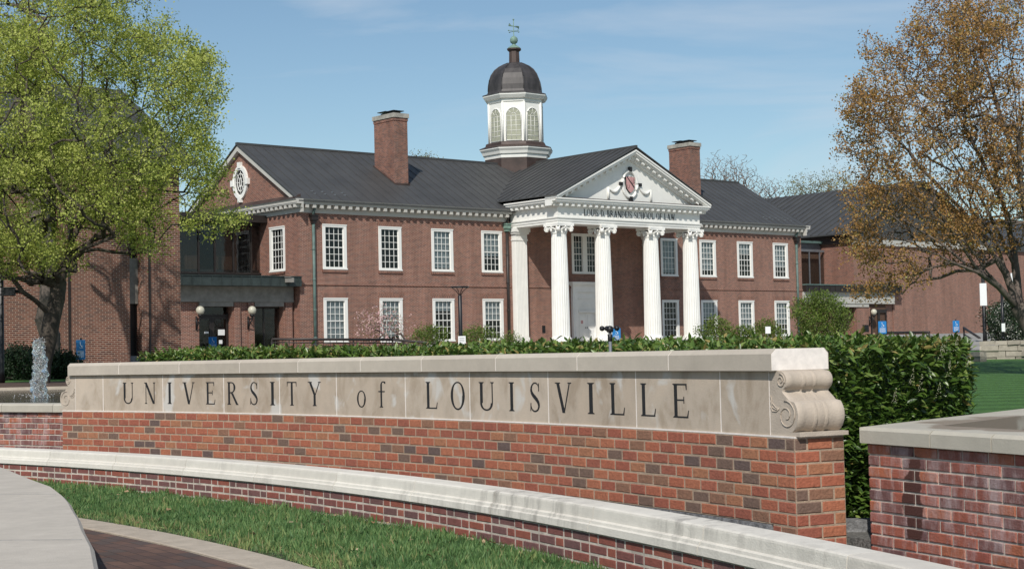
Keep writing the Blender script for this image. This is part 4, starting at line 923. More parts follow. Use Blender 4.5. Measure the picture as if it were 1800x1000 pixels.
# entablature (three sides), v from 0 to VF
UL, UR = PC-6.0, PC+6.0
mb = MB(); md = MB()
def beam(o0, z0, z1, th=.9):   # a U-shaped band projecting o0 outside the frieze plane
    mb.box(UL-o0, UR+o0, VF-o0, VF+th, z0, z1)
    mb.box(UL-o0, UL+th, VF+th+.001, -.001, z0, z1); mb.box(UR-th, UR+o0, VF+th+.001, -.001, z0, z1)
beam(.0, 9.06, 9.20); beam(.035, 9.2005, 9.36); beam(.09, 9.3605, 9.43); beam(0.001, 9.431, 10.02); beam(.05, 10.021, 10.08); beam(.09, 10.081, 10.22); beam(.38, 10.221, 10.30, .5); beam(.45, 10.301, 10.42, .5); beam(.52, 10.421, 10.50, .5)
u = UL-.1
while u < UR+.1: md.box(u, u+.2, VF-.35, VF-.091, 10.055, 10.2195); u += .47
v = VF-.1
while v < -.3: md.box(UL-.35, UL-.091, v, v+.2, 10.055, 10.2195); md.box(UR+.091, UR+.35, v, v+.2, 10.055, 10.2195); v += .47
mb.box(UL+.9, UR-.9, VF+.9, -.001, 9.38, 9.43)
ent = mb.build('entablature', M_white, bld); md.build('dentils', M_white, ent)
# pediment
AP = 13.68; BZ = 10.505; HS = 6.52
mb = MB(); yT = VF+.12
mb.mesh([(UL-.3, yT, BZ), (UR+.3, yT, BZ), (PC, yT, BZ+6.3*.488), (UL-.3, yT+.2, BZ), (UR+.3, yT+.2, BZ), (PC, yT+.2, BZ+6.3*.488)], [(0, 1, 2), (5, 4, 3)]); ped = mb.build('pediment', M_white, bld)
mb = MB(); md = MB(); sl_ = (AP-BZ-.12)/HS
def rake(s_, o, d0, d1, m_=None):
    """strip along the rake; d = distance below the top line"""
    m_ = m_ or mb; pts = []
    for y_ in (VF-o, VF+.5):
        for zt in (-d1, -d0): pts.append(((PC+s_*HS, y_, BZ+.12+zt*1.12), (PC+s_*.0, y_, AP+zt*1.12)))
    (a0, b0), (a1, b1), (c0, e0), (c1, e1) = pts
    fcs = [(0, 1, 3, 2), (4, 6, 7, 5), (0, 4, 5, 1), (2, 3, 7, 6), (0, 2, 6, 4), (1, 5, 7, 3)]
    m_.mesh([a0, b0, a1, b1, c0, e0, c1, e1], fcs)
for s_ in (-1, 1):
    rake(s_, .56, 0, .09); rake(s_, .50, .091, .20); rake(s_, .40, .201, .27); rake(s_, .12, .271, .42); rake(s_, .06, .421, .50)
    k = 0
    while .35+k*.47 < HS-.35:
        x_ = PC+s_*(.35+k*.47); zc = AP-abs(x_-PC)*sl_
        md.hexa([(x_-.1, VF-.33, zc-.46+ (.1*sl_*s_)), (x_+.1, VF-.33, zc-.46-(.1*sl_*s_)), (x_+.1, VF-.121, zc-.46-(.1*sl_*s_)), (x_-.1, VF-.121, zc-.46+(.1*sl_*s_)), (x_-.1, VF-.33, zc-.31+(.1*sl_*s_)), (x_+.1, VF-.33, zc-.31-(.1*sl_*s_)), (x_+.1, VF-.121, zc-.31-(.1*sl_*s_)), (x_-.1, VF-.121, zc-.31+(.1*sl_*s_))]); k += 1
    mb.build('raking_cornice', M_white, ped); md.build('raking_dentils', M_white, ped); mb = MB(); md = MB()
mb = MB(); mb.box(UL+.1, UR-.1, VF-.40, yT, 10.502, 10.56); mb.build('ledge_flashing', M_roofb, ped)
# shield, wreath and garlands
yF = yT-.01; CZ = 11.62
def relief(pts2, r, mat=None, n=6): mb.tube([(x, yF, z) for x, z in pts2], r, n)
mb = MB()
mb.tube([(PC+.62*math.cos(a), yF-.03, CZ+.80*math.sin(a)) for a in np.linspace(0, 2*PI, 33)], .10, 7)
for s_ in (-1, 1):
    pts = [(PC+s_*(.72+1.05*f), yF-.03, CZ-.27*f-.36*math.sin(PI*f)) for f in np.linspace(0, 1, 12)]
    mb.tube(pts, [.05+.05*math.sin(PI*f) for f in np.linspace(0, 1, 12)], 7); mb.tube([(PC+s_*1.78, yF-.03, CZ-.25), (PC+s_*1.80, yF-.03, CZ-.95)], .075, 6)
mb.build('wreath_garland', M_white, ped)
SHS = .84
sh = [(-.44, .52), (-.30, .50), (-.15, .56), (0, .52), (.15, .56), (.30, .50), (.44, .52), (.41, .30), (.42, 0), (.36, -.30), (.18, -.50), (0, -.62), (-.18, -.50), (-.36, -.30), (-.42, 0), (-.41, .30)]
def flat(poly, y0, y1, m_): k = len(poly); poly = [(x*SHS, z*SHS) for x, z in poly]; m_.mesh([(PC+x, y0, CZ+z) for x, z in poly]+[(PC+x, y1, CZ+z) for x, z in poly], [tuple(range(k)), tuple(range(2*k-1, k-1, -1))]+[(i, k+i, k+(i+1) % k, (i+1) % k) for i in range(k)])
mb = MB(); flat([(x*1.03, z*1.03) for x, z in sh], yF-.10, yF, mb); mb.build('shield_rim', M_black, ped)
mb = MB(); flat(sh, yF-.115, yF-.101, mb); shd = mb.build('shield', M_red, ped)
mb = MB(); flat([(-.38, .50), (-.28, .50), (.40, -.18), (.36, -.30)][::-1], yF-.122, yF-.1155, mb)
for xz in ((-.20, -.14), (.20, .16)):
    x_, z_ = xz; mb.tube([(PC+x_-.09, yF-.12, CZ+z_+.1), (PC+x_-.08, yF-.12, CZ+z_-.06), (PC+x_, yF-.12, CZ+z_-.12), (PC+x_+.08, yF-.12, CZ+z_-.06), (PC+x_+.09, yF-.12, CZ+z_+.1)], .012, 4)
mb.tube([(PC+.27, yF-.12, CZ+.36), (PC+.27, yF-.12, CZ+.1), (PC+.38, yF-.12, CZ+.1)], .014, 4)
for x_, z_ in ((0, .92), (0, -.88), (-.80, 0), (.80, 0)): bk = MB(); bk.box(PC+x_-.11, PC+x_+.11, yF-.17, yF-.03, CZ+z_-(.14 if x_ == 0 else .10), CZ+z_+(.14 if x_ == 0 else .10)); bk.build('wreath_clasp', M_let, ped)
mb.build('shield_mark', M_let, shd)
# frieze lettering
GT[:] = [.165, .085]
txt = 'LOUIS D. BRANDEIS SCHOOL OF LAW'; x_ = 0; seq = []
for ch in txt:
    if ch == ' ': x_ += .42; continue
    _, w_ = glyph(ch); seq.append((ch, x_)); x_ += w_+.10
tot = x_-.1; U0, U1 = 17.05, 24.75; sc = (U1-U0)/tot; hh = .40
for ch, xo in seq:
    mb, _ = letter_mesh(ch, lambda x, y, o, xo=xo: (U0+(xo+x)*sc, VF-.001-o*1.0, 9.56+y*hh), .012); mb.build('letter', M_let, ent)
# portico roof
mb = MB(); y0_, y1_ = VF-.60, 6.0; zR = AP+.12; zE = 10.62
for s_ in (-1, 1):
    a = [(PC+s_*6.60, y0_, zE), (PC, y0_, zR), (PC, y1_, zR), (PC+s_*6.60, y1_, zE)]
    b_ = [(p[0], p[1], p[2]+.06) for p in a]; vs_ = a+b_; mb.mesh(vs_, [(0, 1, 2, 3), (4, 7, 6, 5), (0, 4, 5, 1), (1, 5, 6, 2), (2, 6, 7, 3), (3, 7, 4, 0)])
    v = y0_+.25
    while v < 5.5:
        A = (PC+s_*6.58, zE+.055); B_ = (PC, zR+.055)
        mb.mesh([(A[0], v-.02, A[1]), (B_[0], v-.02, B_[1]), (B_[0], v-.02, B_[1]+.07), (A[0], v-.02, A[1]+.07), (A[0], v+.02, A[1]), (B_[0], v+.02, B_[1]), (B_[0], v+.02, B_[1]+.07), (A[0], v+.02, A[1]+.07)], [(0, 1, 2, 3), (7, 6, 5, 4), (3, 2, 6, 7)]); v += .62
mb.box(PC-.08, PC+.08, y0_, 5.6, zR+.02, zR+.14)
mb.build('portico_roof', M_roof, roof)
# portico floor and steps
mb = MB(); mb.box(UL-.4, UR+.4, VF-.5, -.001, 1.6, 2.14)
for k in range(3): mb.box(UL-.4, UR+.4, VF-.5-.32*(k+1), VF-.501-.32*k, 1.4, 2.14-.15*(k+1))
mb.build('portico_step', M_cap, bld)
# entrance door and surround
mb = MB()
D0, D1 = PC-1.25, PC+1.25
for a, b_ in ((D0, D0+.42), (D1-.42, D1)): mb.box(a, b_, -.20, -.001, 2.15, 5.25)
mb.box(D0, D1, -.22, -.001, 5.251, 5.62); mb.box(D0-.08, D1+.08, -.30, -.001, 5.621, 5.70); mb.box(D0-.2, D1+.2, -.42, -.001, 5.701, 5.80); mb.box(D0-.28, D1+.28, -.5, -.001, 5.801, 5.88)
mb.box(D0+.42, D0+.50, -.12, .1, 2.15, 5.25); mb.box(D1-.50, D1-.42, -.12, .1, 2.15, 5.25)
mb.box(D0+.5, D1-.5, -.10, .1, 4.85, 5.25); mb.box(D0+.5, D1-.5, -.06, .1, 4.10, 4.849); mb.box(D0+.55, D1-.55, -.09, -.061, 4.14, 4.20)
mb.box(D0+.5, D1-.5, -.16, .1, 3.98, 4.099); mb.box(D0+.5, D1-.5, -.10, -.061, 4.42, 4.52); mb.box(D0+.5, D1-.5, -.13, -.101, 4.85, 4.93); mb.box(D0+.10, D0+.30, -.225, -.201, 2.4, 5.1); mb.box(D1-.30, D1-.10, -.225, -.201, 2.4, 5.1)
ds = mb.build('door_surround', M_white2, bld)
for s_ in (-1, 1):
    mb = MB(); xa, xb = sorted((PC+s_*.004, PC+s_*.75)); mb.box(xa, xb, .02, .08, 2.15, 3.975)
    for z0, z1 in ((2.3, 2.95), (3.05, 3.85)): mb.box(xa+.12, xb-.12, .0, .019, z0, z1); mb.box(xa+.17, xb-.17, -.012, -.0005, z0+.06, z1-.06)
    dr = mb.build('door', M_white2, bld); mb = MB(); mb.sphere((PC+s_*.08, -.03, 3.05), .035, 8); mb.build('handle', M_black, dr)
    if s_ < 0: mb = MB(); mb.box(xa+.28, xa+.46, -.020, -.0125, 3.30, 3.5); mb.build('notice', M_red, dr)
# downpipes
def pipe(u, ztop, mat, mt2=None):
    mb = MB(); mb.tube([(u, -.10, ZG), (u, -.10, ztop-.75)], .085, 10); mb.tube([(u, -.10, ztop-.75), (u, -.13, ztop-.35), (u, -.36, ztop)], .075, 8)
    for z in (2.6, 4.1, 5.75, 7.4): mb.lathe([(.10, z), (.105, z+.03), (.10, z+.08)], u, -.10, 10)
    p = mb.build('downpipe', mat, bld); mb = MB(); mb.box(u-.19, u+.19, -.28, -.002, ztop-.78, ztop-.55); mb.box(u-.23, u+.23, -.32, -.001, ztop-.55, ztop-.48); mb.box(u-.13, u+.13, -.22, -.002, ztop-.95, ztop-.78); mb.build('hopper_head', mt2 or mat, p)
pipe(.87, 9.8, M_green, M_brownm); pipe(14.58, 9.8, M_brownm, M_verd); pipe(41.34, 9.8, M_green, M_brownm)
mb = MB(); mb.box(17.3, 17.55, -.02, -.001, 2.75, 3.2); mb.build('wall_plaque', M_black, bld)
# cupola
CUy = 6.38; cu = MB()
def octo(m_, r0, r1, z0, z1):  # r = flat half-width
    k = 1/math.cos(PI/8); m_.lathe([(r0*k, z0), (r1*k, z1)], PC, CUy, 8, PI/8, smooth=False)
def octs(m_, prof):
    k = 1/math.cos(PI/8); m_.lathe([(r*k, z) for r, z in prof], PC, CUy, 8, PI/8, smooth=False)
mb = MB(); octs(mb, [(2.0, 12.2), (2.0, 14.3)]); cup = mb.build('cupola', M_roofb, bld)
mb = MB(); octs(mb, [(2.02, 14.19), (2.04, 14.30), (2.04, 14.42), (2.14, 14.45), (2.20, 14.62), (2.32, 14.78), (2.32, 14.86)]); octs(mb, [(1.69, 15.16), (1.69, 17.62)]); mb.build('cupola_body', M_white, cup)
mb = MB(); octs(mb, [(2.35, 14.861), (2.33, 14.90), (1.97, 15.05), (1.92, 15.22), (1.80, 15.28)]); mb.build('lower_skirt', M_roofb, cup)
mb = MB(); octs(mb, [(1.69, 17.60), (1.76, 17.66), (1.76, 17.80), (1.92, 17.86), (2.06, 18.06), (2.06, 18.14)]); 
for k in range(8):
    a = PI/8+k*PI/4; r = 1.71/math.cos(PI/8); mb.tube([(PC+r*math.cos(a), CUy+r*math.sin(a), 15.28), (PC+r*math.cos(a), CUy+r*math.sin(a), 17.62)], .085, 4)
mb.build('cupola_cornice', M_white, cup)
mb = MB(); octs(mb, [(2.09, 18.141), (2.07, 18.19), (1.78, 18.30), (1.72, 18.46), (1.70, 18.8), (1.63, 19.2), (1.50, 19.55), (1.28, 19.88), (1.0, 20.12), (.68, 20.30), (.42, 20.42), (.36, 20.44)])
for k in range(8):
    a = PI/8+k*PI/4; kk = 1/math.cos(PI/8)+.004; mb.tube([(PC+r*kk*math.cos(a), CUy+r*kk*math.sin(a), z) for r, z in [(1.72, 18.46), (1.70, 18.8), (1.63, 19.2), (1.50, 19.55), (1.28, 19.88), (1.0, 20.12), (.68, 20.30), (.42, 20.42)]], .03, 4)
mb.build('dome', M_dome, cup)
mb = MB(); octs(mb, [(.40, 20.40), (.34, 20.48), (.32, 21.18), (.36, 21.22), (.45, 21.30), (.45, 21.38)]); mb.build('lantern_shaft', M_roofb, cup)
mb = MB(); mb.lathe([(.46, 21.381), (.40, 21.45), (.22, 21.58), (.10, 21.66), (.12, 21.72), (.22, 21.78), (.265, 21.92), (.24, 22.08), (.12, 22.2), (.03, 22.24), (.025, 23.3)], PC, CUy, 16)
z = 22.55
for a in (0, PI/2): mb.tube([(PC-.42*math.cos(a), CUy-.42*math.sin(a), z), (PC+.42*math.cos(a), CUy+.42*math.sin(a), z)], .018, 5)
for k in range(4): a = k*PI/2; mb.sphere((PC+.44*math.cos(a), CUy+.44*math.sin(a), z), .05, 6)
mb.tube([(PC-.35, CUy+.1, 22.95), (PC+.36, CUy-.1, 22.80)], .03, 5); mb.mesh([(PC+.1, CUy-.02, 22.92), (PC+.38, CUy-.1, 22.70), (PC+.40, CUy-.1, 22.92)], [(0, 1, 2), (2, 1, 0)]); mb.mesh([(PC-.36, CUy+.1, 22.86), (PC-.08, CUy+.03, 22.86), (PC-.3, CUy+.09, 23.08)], [(0, 1, 2), (2, 1, 0)])
mb.sphere((PC, CUy, 23.33), .06, 8); mb.build('weather_vane', M_verd, cup)
# arched cupola windows
def arch(m_, w_, z0, zs, y, th, n=10, bar=.05):
    pts = [(-w_, z0), (-w_, zs)]+[(-w_*math.cos(PI*i/n), zs+w_*math.sin(PI*i/n)) for i in range(1, n)]+[(w_, zs), (w_, z0)]
    return pts
for k in range(8):
    a = k*PI/4; nd = np.array([math.cos(a), math.sin(a)]); td = np.array([-math.sin(a), math.cos(a)])
    def T(x, o, z): q = np.array([PC, CUy])+nd*(1.69+o)+td*x; return (q[0], q[1], z)
    wd = .49; z0, zs = 15.34, 16.78
    m_ = MB(); pts = arch(m_, wd, z0, zs, 0, 0); m_.mesh([T(x, .012, z) for x, z in pts], [tuple(range(len(pts)))])
    cw = m_.build('cupola_window', M_cupglass, cup)
    m_ = MB(); m_.tube([T(x, .02, z) for x, z in pts]+[T(pts[0][0], .02, pts[0][1])], .038, 5)
    for x in (-.16, .16): m_.tube([T(x, .02, z0), T(x, .02, zs)], .016, 4)
    for q in range(1, 6): z = z0+(zs-z0)*q/5; m_.tube([T(-wd, .02, z), T(wd, .02, z)], .016, 4)
    m_.tube([T(.17*math.cos(b_), .02, zs+.17*math.sin(b_)) for b_ in np.linspace(0, PI, 9)], .016, 4)
    for b_ in (PI/4, PI/2, 3*PI/4): m_.tube([T(.17*math.cos(b_), .02, zs+.17*math.sin(b_)), T(wd*math.cos(b_), .02, zs+wd*math.sin(b_))], .016, 4)
    m_.build('glazing_bars', M_white, cw)

for o_ in [cup]+list(cup.children_recursive):      # lantern storey a little taller
    for v_ in o_.data.vertices:
        if v_.co.z > 15.3: v_.co.z += .24*min(1, (v_.co.z-15.3)/2.2)
#WINGS
# ------------------------------------------------------------------ glazed links with entrances, left and right of the hall
def globe_lamp(u, v, z, label, armside=-1):
    e = empty('globe_wall_lamp', label, 'wall lamp', group='white globe lamps by the link entrances')
    def T(x, y, z_): q = np.array([OB[0], OB[1]])+UB*x+VB*y; return (q[0], q[1], z_)
    mb = MB(); c = T(u, v-.45, z); mb.sphere(c, .225, 20); mb.build('globe', M_globe, e)
    mb = MB(); b_ = T(u, v-.45, z-.26); mb.lathe([(.09, z-.34), (.13, z-.27), (.12, z-.215)], c[0], c[1], 12); mb.tube([T(u, v-.45, z-.34), T(u, v-.45, z-.48)], .04, 6)
    mb.tube([T(u, v-.45, z-.45), T(u, v-.0, z-.45)], .045, 6); mb.tube([T(u, v-.42, z-.48), T(u, v-.01, z-.95)], .03, 6); mb.tube([T(u, v-.03, z-.3), T(u, v-.03, z-1.0)], .05, 6); mb.build('bracket', M_black, e)
    return e
lk = empty('entrance_link', 'glazed two-level entrance link with dark green canopy at the left end of the hall', 'entrance', OB, YAW)
mb = MB(); mb.box(-8.5, -.07, -.30, 4.5, 5.405, 5.90); cpy = mb.build('canopy', M_greend, lk)
mb = MB(); u = -8.4
while u < -.1: mb.box(u-.02, u+.02, -.335, -.3005, 5.41, 5.895); u += .58
mb.box(-8.5, -.05, -.35, 4.5, 5.901, 5.95); mb.build('seam', M_greend, cpy)
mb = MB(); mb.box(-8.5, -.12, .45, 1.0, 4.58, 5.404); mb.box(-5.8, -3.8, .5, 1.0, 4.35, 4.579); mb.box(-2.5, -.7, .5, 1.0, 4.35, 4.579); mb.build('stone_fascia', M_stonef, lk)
mb = MB()
for a, b_ in ((-8.5, -5.78), (-3.80, -2.50), (-.66, -.07)): mb.box(a, b_, .62, 1.3, 1.6, 4.57)
for a, b_ in ((-3.74, -3.4), (-2.9, -2.55), (-.6, -.2)): mb.box(a, b_, .50, .619, 1.6, 4.56)
mb.build('brick_pier', M_brick, lk)
mb = MB(); mb.box(-8.5, -.1, 4.05, 4.2, 5.95, 6.5); 
for x_ in (-7.5, -6.4, -5.2, -3.9, -2.9, -1.75, -.62): mb.box(x_-.05, x_+.05, 3.95, 4.05, 5.96, 9.0)
mb.box(-8.5, -.01, 3.94, 4.06, 8.95, 9.1); mb.box(-8.5, -.01, 3.94, 4.06, 6.25, 6.35); mb.box(-9.5, -.02, 3.2, 9, 9.101, 9.5); mb.build('glazing_frame', M_brownm, lk)
mb = MB(); mb.face([(-8.5, 4.0, 6.3), (-.1, 4.0, 6.3), (-.1, 4.0, 9), (-8.5, 4.0, 9)]); mb.build('pane', M_glass, lk)
mb = MB()
for a, b_ in ((-8.4, -6.2), (-4.9, -3.7), (-2.6, -1.2)): mb = MB(); mb.box(a, b_, 4.5, 4.55, 6.3, 8.9); mb.build('curtain', M_curtain, lk)
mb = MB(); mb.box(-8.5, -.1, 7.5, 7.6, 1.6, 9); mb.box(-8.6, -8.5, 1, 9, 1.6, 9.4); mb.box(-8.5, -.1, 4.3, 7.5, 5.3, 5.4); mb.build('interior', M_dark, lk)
# doors
for a, b_ in ((-5.78, -4.80), (-4.79, -3.81)):
    mb = MB(); y = 1.05
    for p in ((a, a+.13, 1.7, 3.85), (b_-.13, b_, 1.7, 3.85), (a+.13, b_-.13, 3.7, 3.85), (a+.13, b_-.13, 1.7, 2.0)): mb.box(p[0], p[1], y, y+.06, p[2], p[3])
    dr = mb.build('glass_door', M_brownm, lk); mb = MB(); mb.face([(a+.1, y+.03, 1.8), (b_-.1, y+.03, 1.8), (b_-.1, y+.03, 3.8), (a+.1, y+.03, 3.8)]); mb.build('pane', M_glass, dr)
    mb = MB()
    if a < -5: mb.box(b_-.45, b_-.2, y-.012, y-.002, 2.95, 3.05)
    else: mb.box(a+.35, a+.75, y-.012, y-.002, 2.85, 3.15); mb.box(a+.4, a+.6, y-.012, y-.002, 2.4, 2.6)
    mb.build('notice', M_signw, dr)
mb = MB(); mb.box(-5.8, -3.8, 1.04, 1.12, 3.86, 3.95); mb.build('door_frame', M_brownm, lk); mb = MB(); mb.box(-1.68, -1.60, 1.05, 1.12, 1.7, 4.35); mb.box(-2.5, -.67, 1.05, 1.12, 4.25, 4.35); mb.build('window_frame', M_brownm, lk)
mb = MB(); mb.face([(-2.5, 1.08, 1.8), (-.67, 1.08, 1.8), (-.67, 1.08, 4.3), (-2.5, 1.08, 4.3)]); mb.build('pane', M_glass, lk); mb = MB(); mb.face([(-5.8, 1.09, 3.9), (-3.8, 1.09, 3.9), (-3.8, 1.09, 4.4), (-5.8, 1.09, 4.4)]); mb.build('pane', M_glass, lk)
mb = MB(); mb.box(-1.15, -.75, -.62, -.351, 5.6, 5.85); mb.box(-1.2, -.95, -.66, -.40, 5.86, 5.9); mb.build('flood_light', M_stonef, cpy)
globe_lamp(-5.95, .62, 4.13, 'white globe lamp on the dark left jamb of the left entrance doors')
globe_lamp(-2.95, .50, 4.13, 'white globe lamp on the sunlit brick pier right of the left entrance doors')

rl = empty('entrance_link', 'glazed entrance link with brown upper windows at the right end of the hall', 'entrance', OB, YAW)
mb = MB(); mb.box(LEN+.02, 53.2, -.35, .28, 5.46, 5.92); mb.box(LEN+.02, 48.2, .281, 3.4, 5.46, 5.90)
u = LEN+.3
while u < 53: mb.box(u-.02, u+.02, -.38, -.351, 5.47, 5.915); u += .6
cpy = mb.build('canopy', M_brownm, rl)
mb = MB(); mb.box(LEN+.02, 53.25, -.40, .27, 5.921, 6.0); mb.box(LEN+.02, 48.2, 3.0, 3.2, 9.25, 9.42); mb.build('canopy_rail', M_green, cpy)
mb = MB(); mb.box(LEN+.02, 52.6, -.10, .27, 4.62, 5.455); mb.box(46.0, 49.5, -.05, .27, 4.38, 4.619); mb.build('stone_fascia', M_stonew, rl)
mb = MB(); mb.box(LEN+.02, 45.6, .05, .6, 1.6, 4.61); mb.build('brick_pier', M_brick, rl); mb = MB(); mb.box(48.1, 49.72, .02, .29, 1.6, 4.37); mb.build('brick_pier', M_brick, rl)
mb = MB()
for x_ in (42.6, 43.9, 45.2, 46.5, 47.7): mb.box(x_-.04, x_+.04, 2.95, 3.05, 6.0, 8.7)
mb.box(LEN+.02, 48.2, 2.94, 3.06, 6.0, 6.12); mb.box(LEN+.02, 48.2, 2.94, 3.06, 8.6, 8.75); mb.box(LEN+.02, 48.2, 3.3, 8, 8.751, 9.25); mb.build('glazing_frame', M_post, rl)
mb = MB(); mb.face([(LEN+.02, 3.0, 6.0), (48.2, 3.0, 6.0), (48.2, 3.0, 8.7), (LEN+.02, 3.0, 8.7)]); mb.build('pane', M_glass, rl)
mb = MB(); mb.box(LEN+.05, 48.2, 3.5, 3.56, 6.0, 8.7); mb.build('curtain', M_curtain, rl)
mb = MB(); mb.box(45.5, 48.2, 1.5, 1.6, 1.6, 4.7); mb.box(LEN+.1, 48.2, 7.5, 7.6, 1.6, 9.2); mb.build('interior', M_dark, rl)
mb = MB()
for a in (49.8, 50.75): mb.box(a, a+.09, -.01, .28, 1.7, 4.1); mb.box(a+.82, a+.92, -.01, .28, 1.7, 4.1); mb.box(a+.09, a+.82, -.01, .28, 3.95, 4.1)
mb.box(49.73, 51.75, -.02, .285, 4.101, 4.2); mb.build('door_frame', M_brownm, rl)
mb = MB(); mb.box(49.75, 51.7, .10, .284, 1.7, 4.1); mb.box(49.75, 51.7, .10, .27, 4.201, 4.615); mb.build('glass_door', M_curtain, rl)
mb = MB(); mb.box(50.05, 50.2, .0, .099, 1.9, 2.45); mb.build('extinguisher', M_red, rl)
mb = MB(); mb.box(48.75, 49.45, -.012, .019, 2.55, 3.05); mb.build('wall_plaque', M_black, rl)
globe_lamp(49.55, .02, 4.0, 'white globe lamp on the brick pier beside the right entrance doors')

# ------------------------------------------------------------------ side wings
rw = empty('classroom_wing', 'plain red brick wing with big dark metal roof behind the rusty tree', 'building', OB, YAW)
mb = MB(); mb.box(48.3, 65.2, .3, 34, 1.2, 9.5); mb.box(52.8, 53.0, .22, .299, 1.2, 9.2); mb.box(49.0, 49.15, .25, .299, 6, 9.4); wl = mb.build('wall', M_brick, rw)
mb = MB(); mb.box(48.15, 65.35, .15, .299, 9.0, 9.5); mb.build('fascia', M_stonew, rw)
mb = MB(); mb.box(48.1, 48.299, .15, 34, 9.15, 9.75); mb.build('copper_fascia', M_roofb, rw)
mb = MB(); rz, ru = 14.05, 56.6
for s_ in (-1, 1):
    a = [(ru+s_*9.0, -.3, 9.75), (ru, -.3, rz), (ru, 34.5, rz), (ru+s_*9.0, 34.5, 9.75)]; b_ = [(p[0], p[1], p[2]+.1) for p in a]
    mb.mesh(a+b_, [(0, 1, 2, 3), (4, 7, 6, 5), (0, 4, 5, 1), (1, 5, 6, 2), (2, 6, 7, 3), (3, 7, 4, 0)])
    v = 0
    while v < 34: mb.mesh([(ru+s_*8.98, v-.02, 9.85), (ru, v-.02, rz+.1), (ru, v-.02, rz+.17), (ru+s_*8.98, v-.02, 9.92), (ru+s_*8.98, v+.02, 9.85), (ru, v+.02, rz+.1), (ru, v+.02, rz+.17), (ru+s_*8.98, v+.02, 9.92)], [(0, 1, 2, 3), (7, 6, 5, 4), (3, 2, 6, 7)]); v += .75
mb.mesh([(ru-8.7, .1, 9.5), (ru+8.7, .1, 9.5), (ru+8.7, .1, 9.72), (ru, .1, rz-.05), (ru-8.7, .1, 9.72)], [(0, 1, 2, 3, 4)])
mb.build('roof', M_roof, rw)
rw2 = empty('rear_wing', 'lower red brick wing stepping back at the far right behind the white-flowering shrub', 'building', OB, YAW)
mb = MB(); mb.box(65.3, 92, 2.5, 20, 1.0, 9.2); mb.build('wall', M_brick, rw2); mb = MB(); mb.box(65.4, 92.2, 2.3, 20.2, 9.201, 9.7); mb.hexa([(65.4, 2.4, 9.701), (92, 2.4, 9.701), (92, 20, 9.701), (65.4, 20, 9.701), (67, 9, 12.8), (90, 9, 12.8), (90, 12, 12.8), (67, 12, 12.8)]); mb.build('roof', M_roof, rw2)

O2 = at(318, 560, 56.0)
lw = empty('library_wing', 'tall red brick wing with slit windows and dark roof behind the big green tree', 'building', (O2[0], O2[1], 0), YAW)
slots = [(-1.96, -1.50), (-4.90, -4.46), (-7.84, -7.40), (-10.78, -10.34)]
mb = MB(); wall(mb, lambda a, d, z: (a, d, z), -14, 0, .8, 8.45, [(a, b_, 1.45, 8.2) for a, b_ in slots], depth=.55)
mb.face([(0, 0, .8), (0, 10, .8), (0, 10, 8.45), (0, 0, 8.45)]); mb.face([(-14, 10, .8), (0, 10, .8), (0, 10, 8.45), (-14, 10, 8.45)]); mb.face([(-14, 0, .8), (-14, 10, .8), (-14, 10, 8.45), (-14, 0, 8.45)])
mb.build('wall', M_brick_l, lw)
for a, b_ in slots:
    mb = MB()
    mb.box(a, b_, .44, .50, 1.78, 1.84); mb.box(a, b_, .44, .50, 2.35, 2.39); mb.box(a, a+.04, .44, .50, 1.84, 3.6); mb.box(b_-.04, b_, .44, .50, 1.84, 3.6)
    wn = mb.build('slit_window', M_brownm, lw)
    mb = MB(); mb.box(a, b_, .47, .49, 1.84, 3.6); mb.build('pane', M_black, wn); mb = MB(); mb.box(a, b_, .47, .49, 5.22, 8.2); mb.build('pane', M_black, wn)
    mb = MB(); mb.box(a, b_, .30, .5, 3.601, 5.199); mb.build('concrete_panel', M_stonef, wn)
    mb = MB(); mb.box(a, b_, .2, .5, 1.45, 1.77)
    for k in range(9): x_ = a+.03+k*.05; mb.box(x_, x_+.015, .185, .199, 1.47, 1.75)
    mb.build('vent_grille', M_post, wn)
mb = MB()
for x_ in (-4.2, -1.22, -7.15): mb.box(x_-.03, x_+.03, -.045, -.001, .9, 8.4)
mb.build('drain_pipe', M_brownm, lw)
mb = MB(); a = [(-14.5, -.5, 8.46), (.5, -.5, 8.46), (.5, 5.5, 11.9), (-14.5, 5.5, 11.9)]; b_ = [(p[0], p[1], p[2]+.16) for p in a]; mb.hexa(a+b_)
a = [(-14.5, 5.5, 11.9), (.5, 5.5, 11.9), (.5, 11, 8.46), (-14.5, 11, 8.46)]; b_ = [(p[0], p[1], p[2]+.16) for p in a]; mb.hexa(a+b_)
x_ = -14.2
while x_ < .4: mb.hexa([(x_-.02, -.48, 8.62), (x_+.02, -.48, 8.62), (x_+.02, 5.5, 12.06), (x_-.02, 5.5, 12.06), (x_-.02, -.48, 8.68), (x_+.02, -.48, 8.68), (x_+.02, 5.5, 12.12), (x_-.02, 5.5, 12.12)]); x_ += .7
mb.mesh([(0, .1, 8.3), (0, 9.9, 8.3), (0, 5.5, 11.7)], [(0, 1, 2)]); mb.build('roof', M_roof, lw)

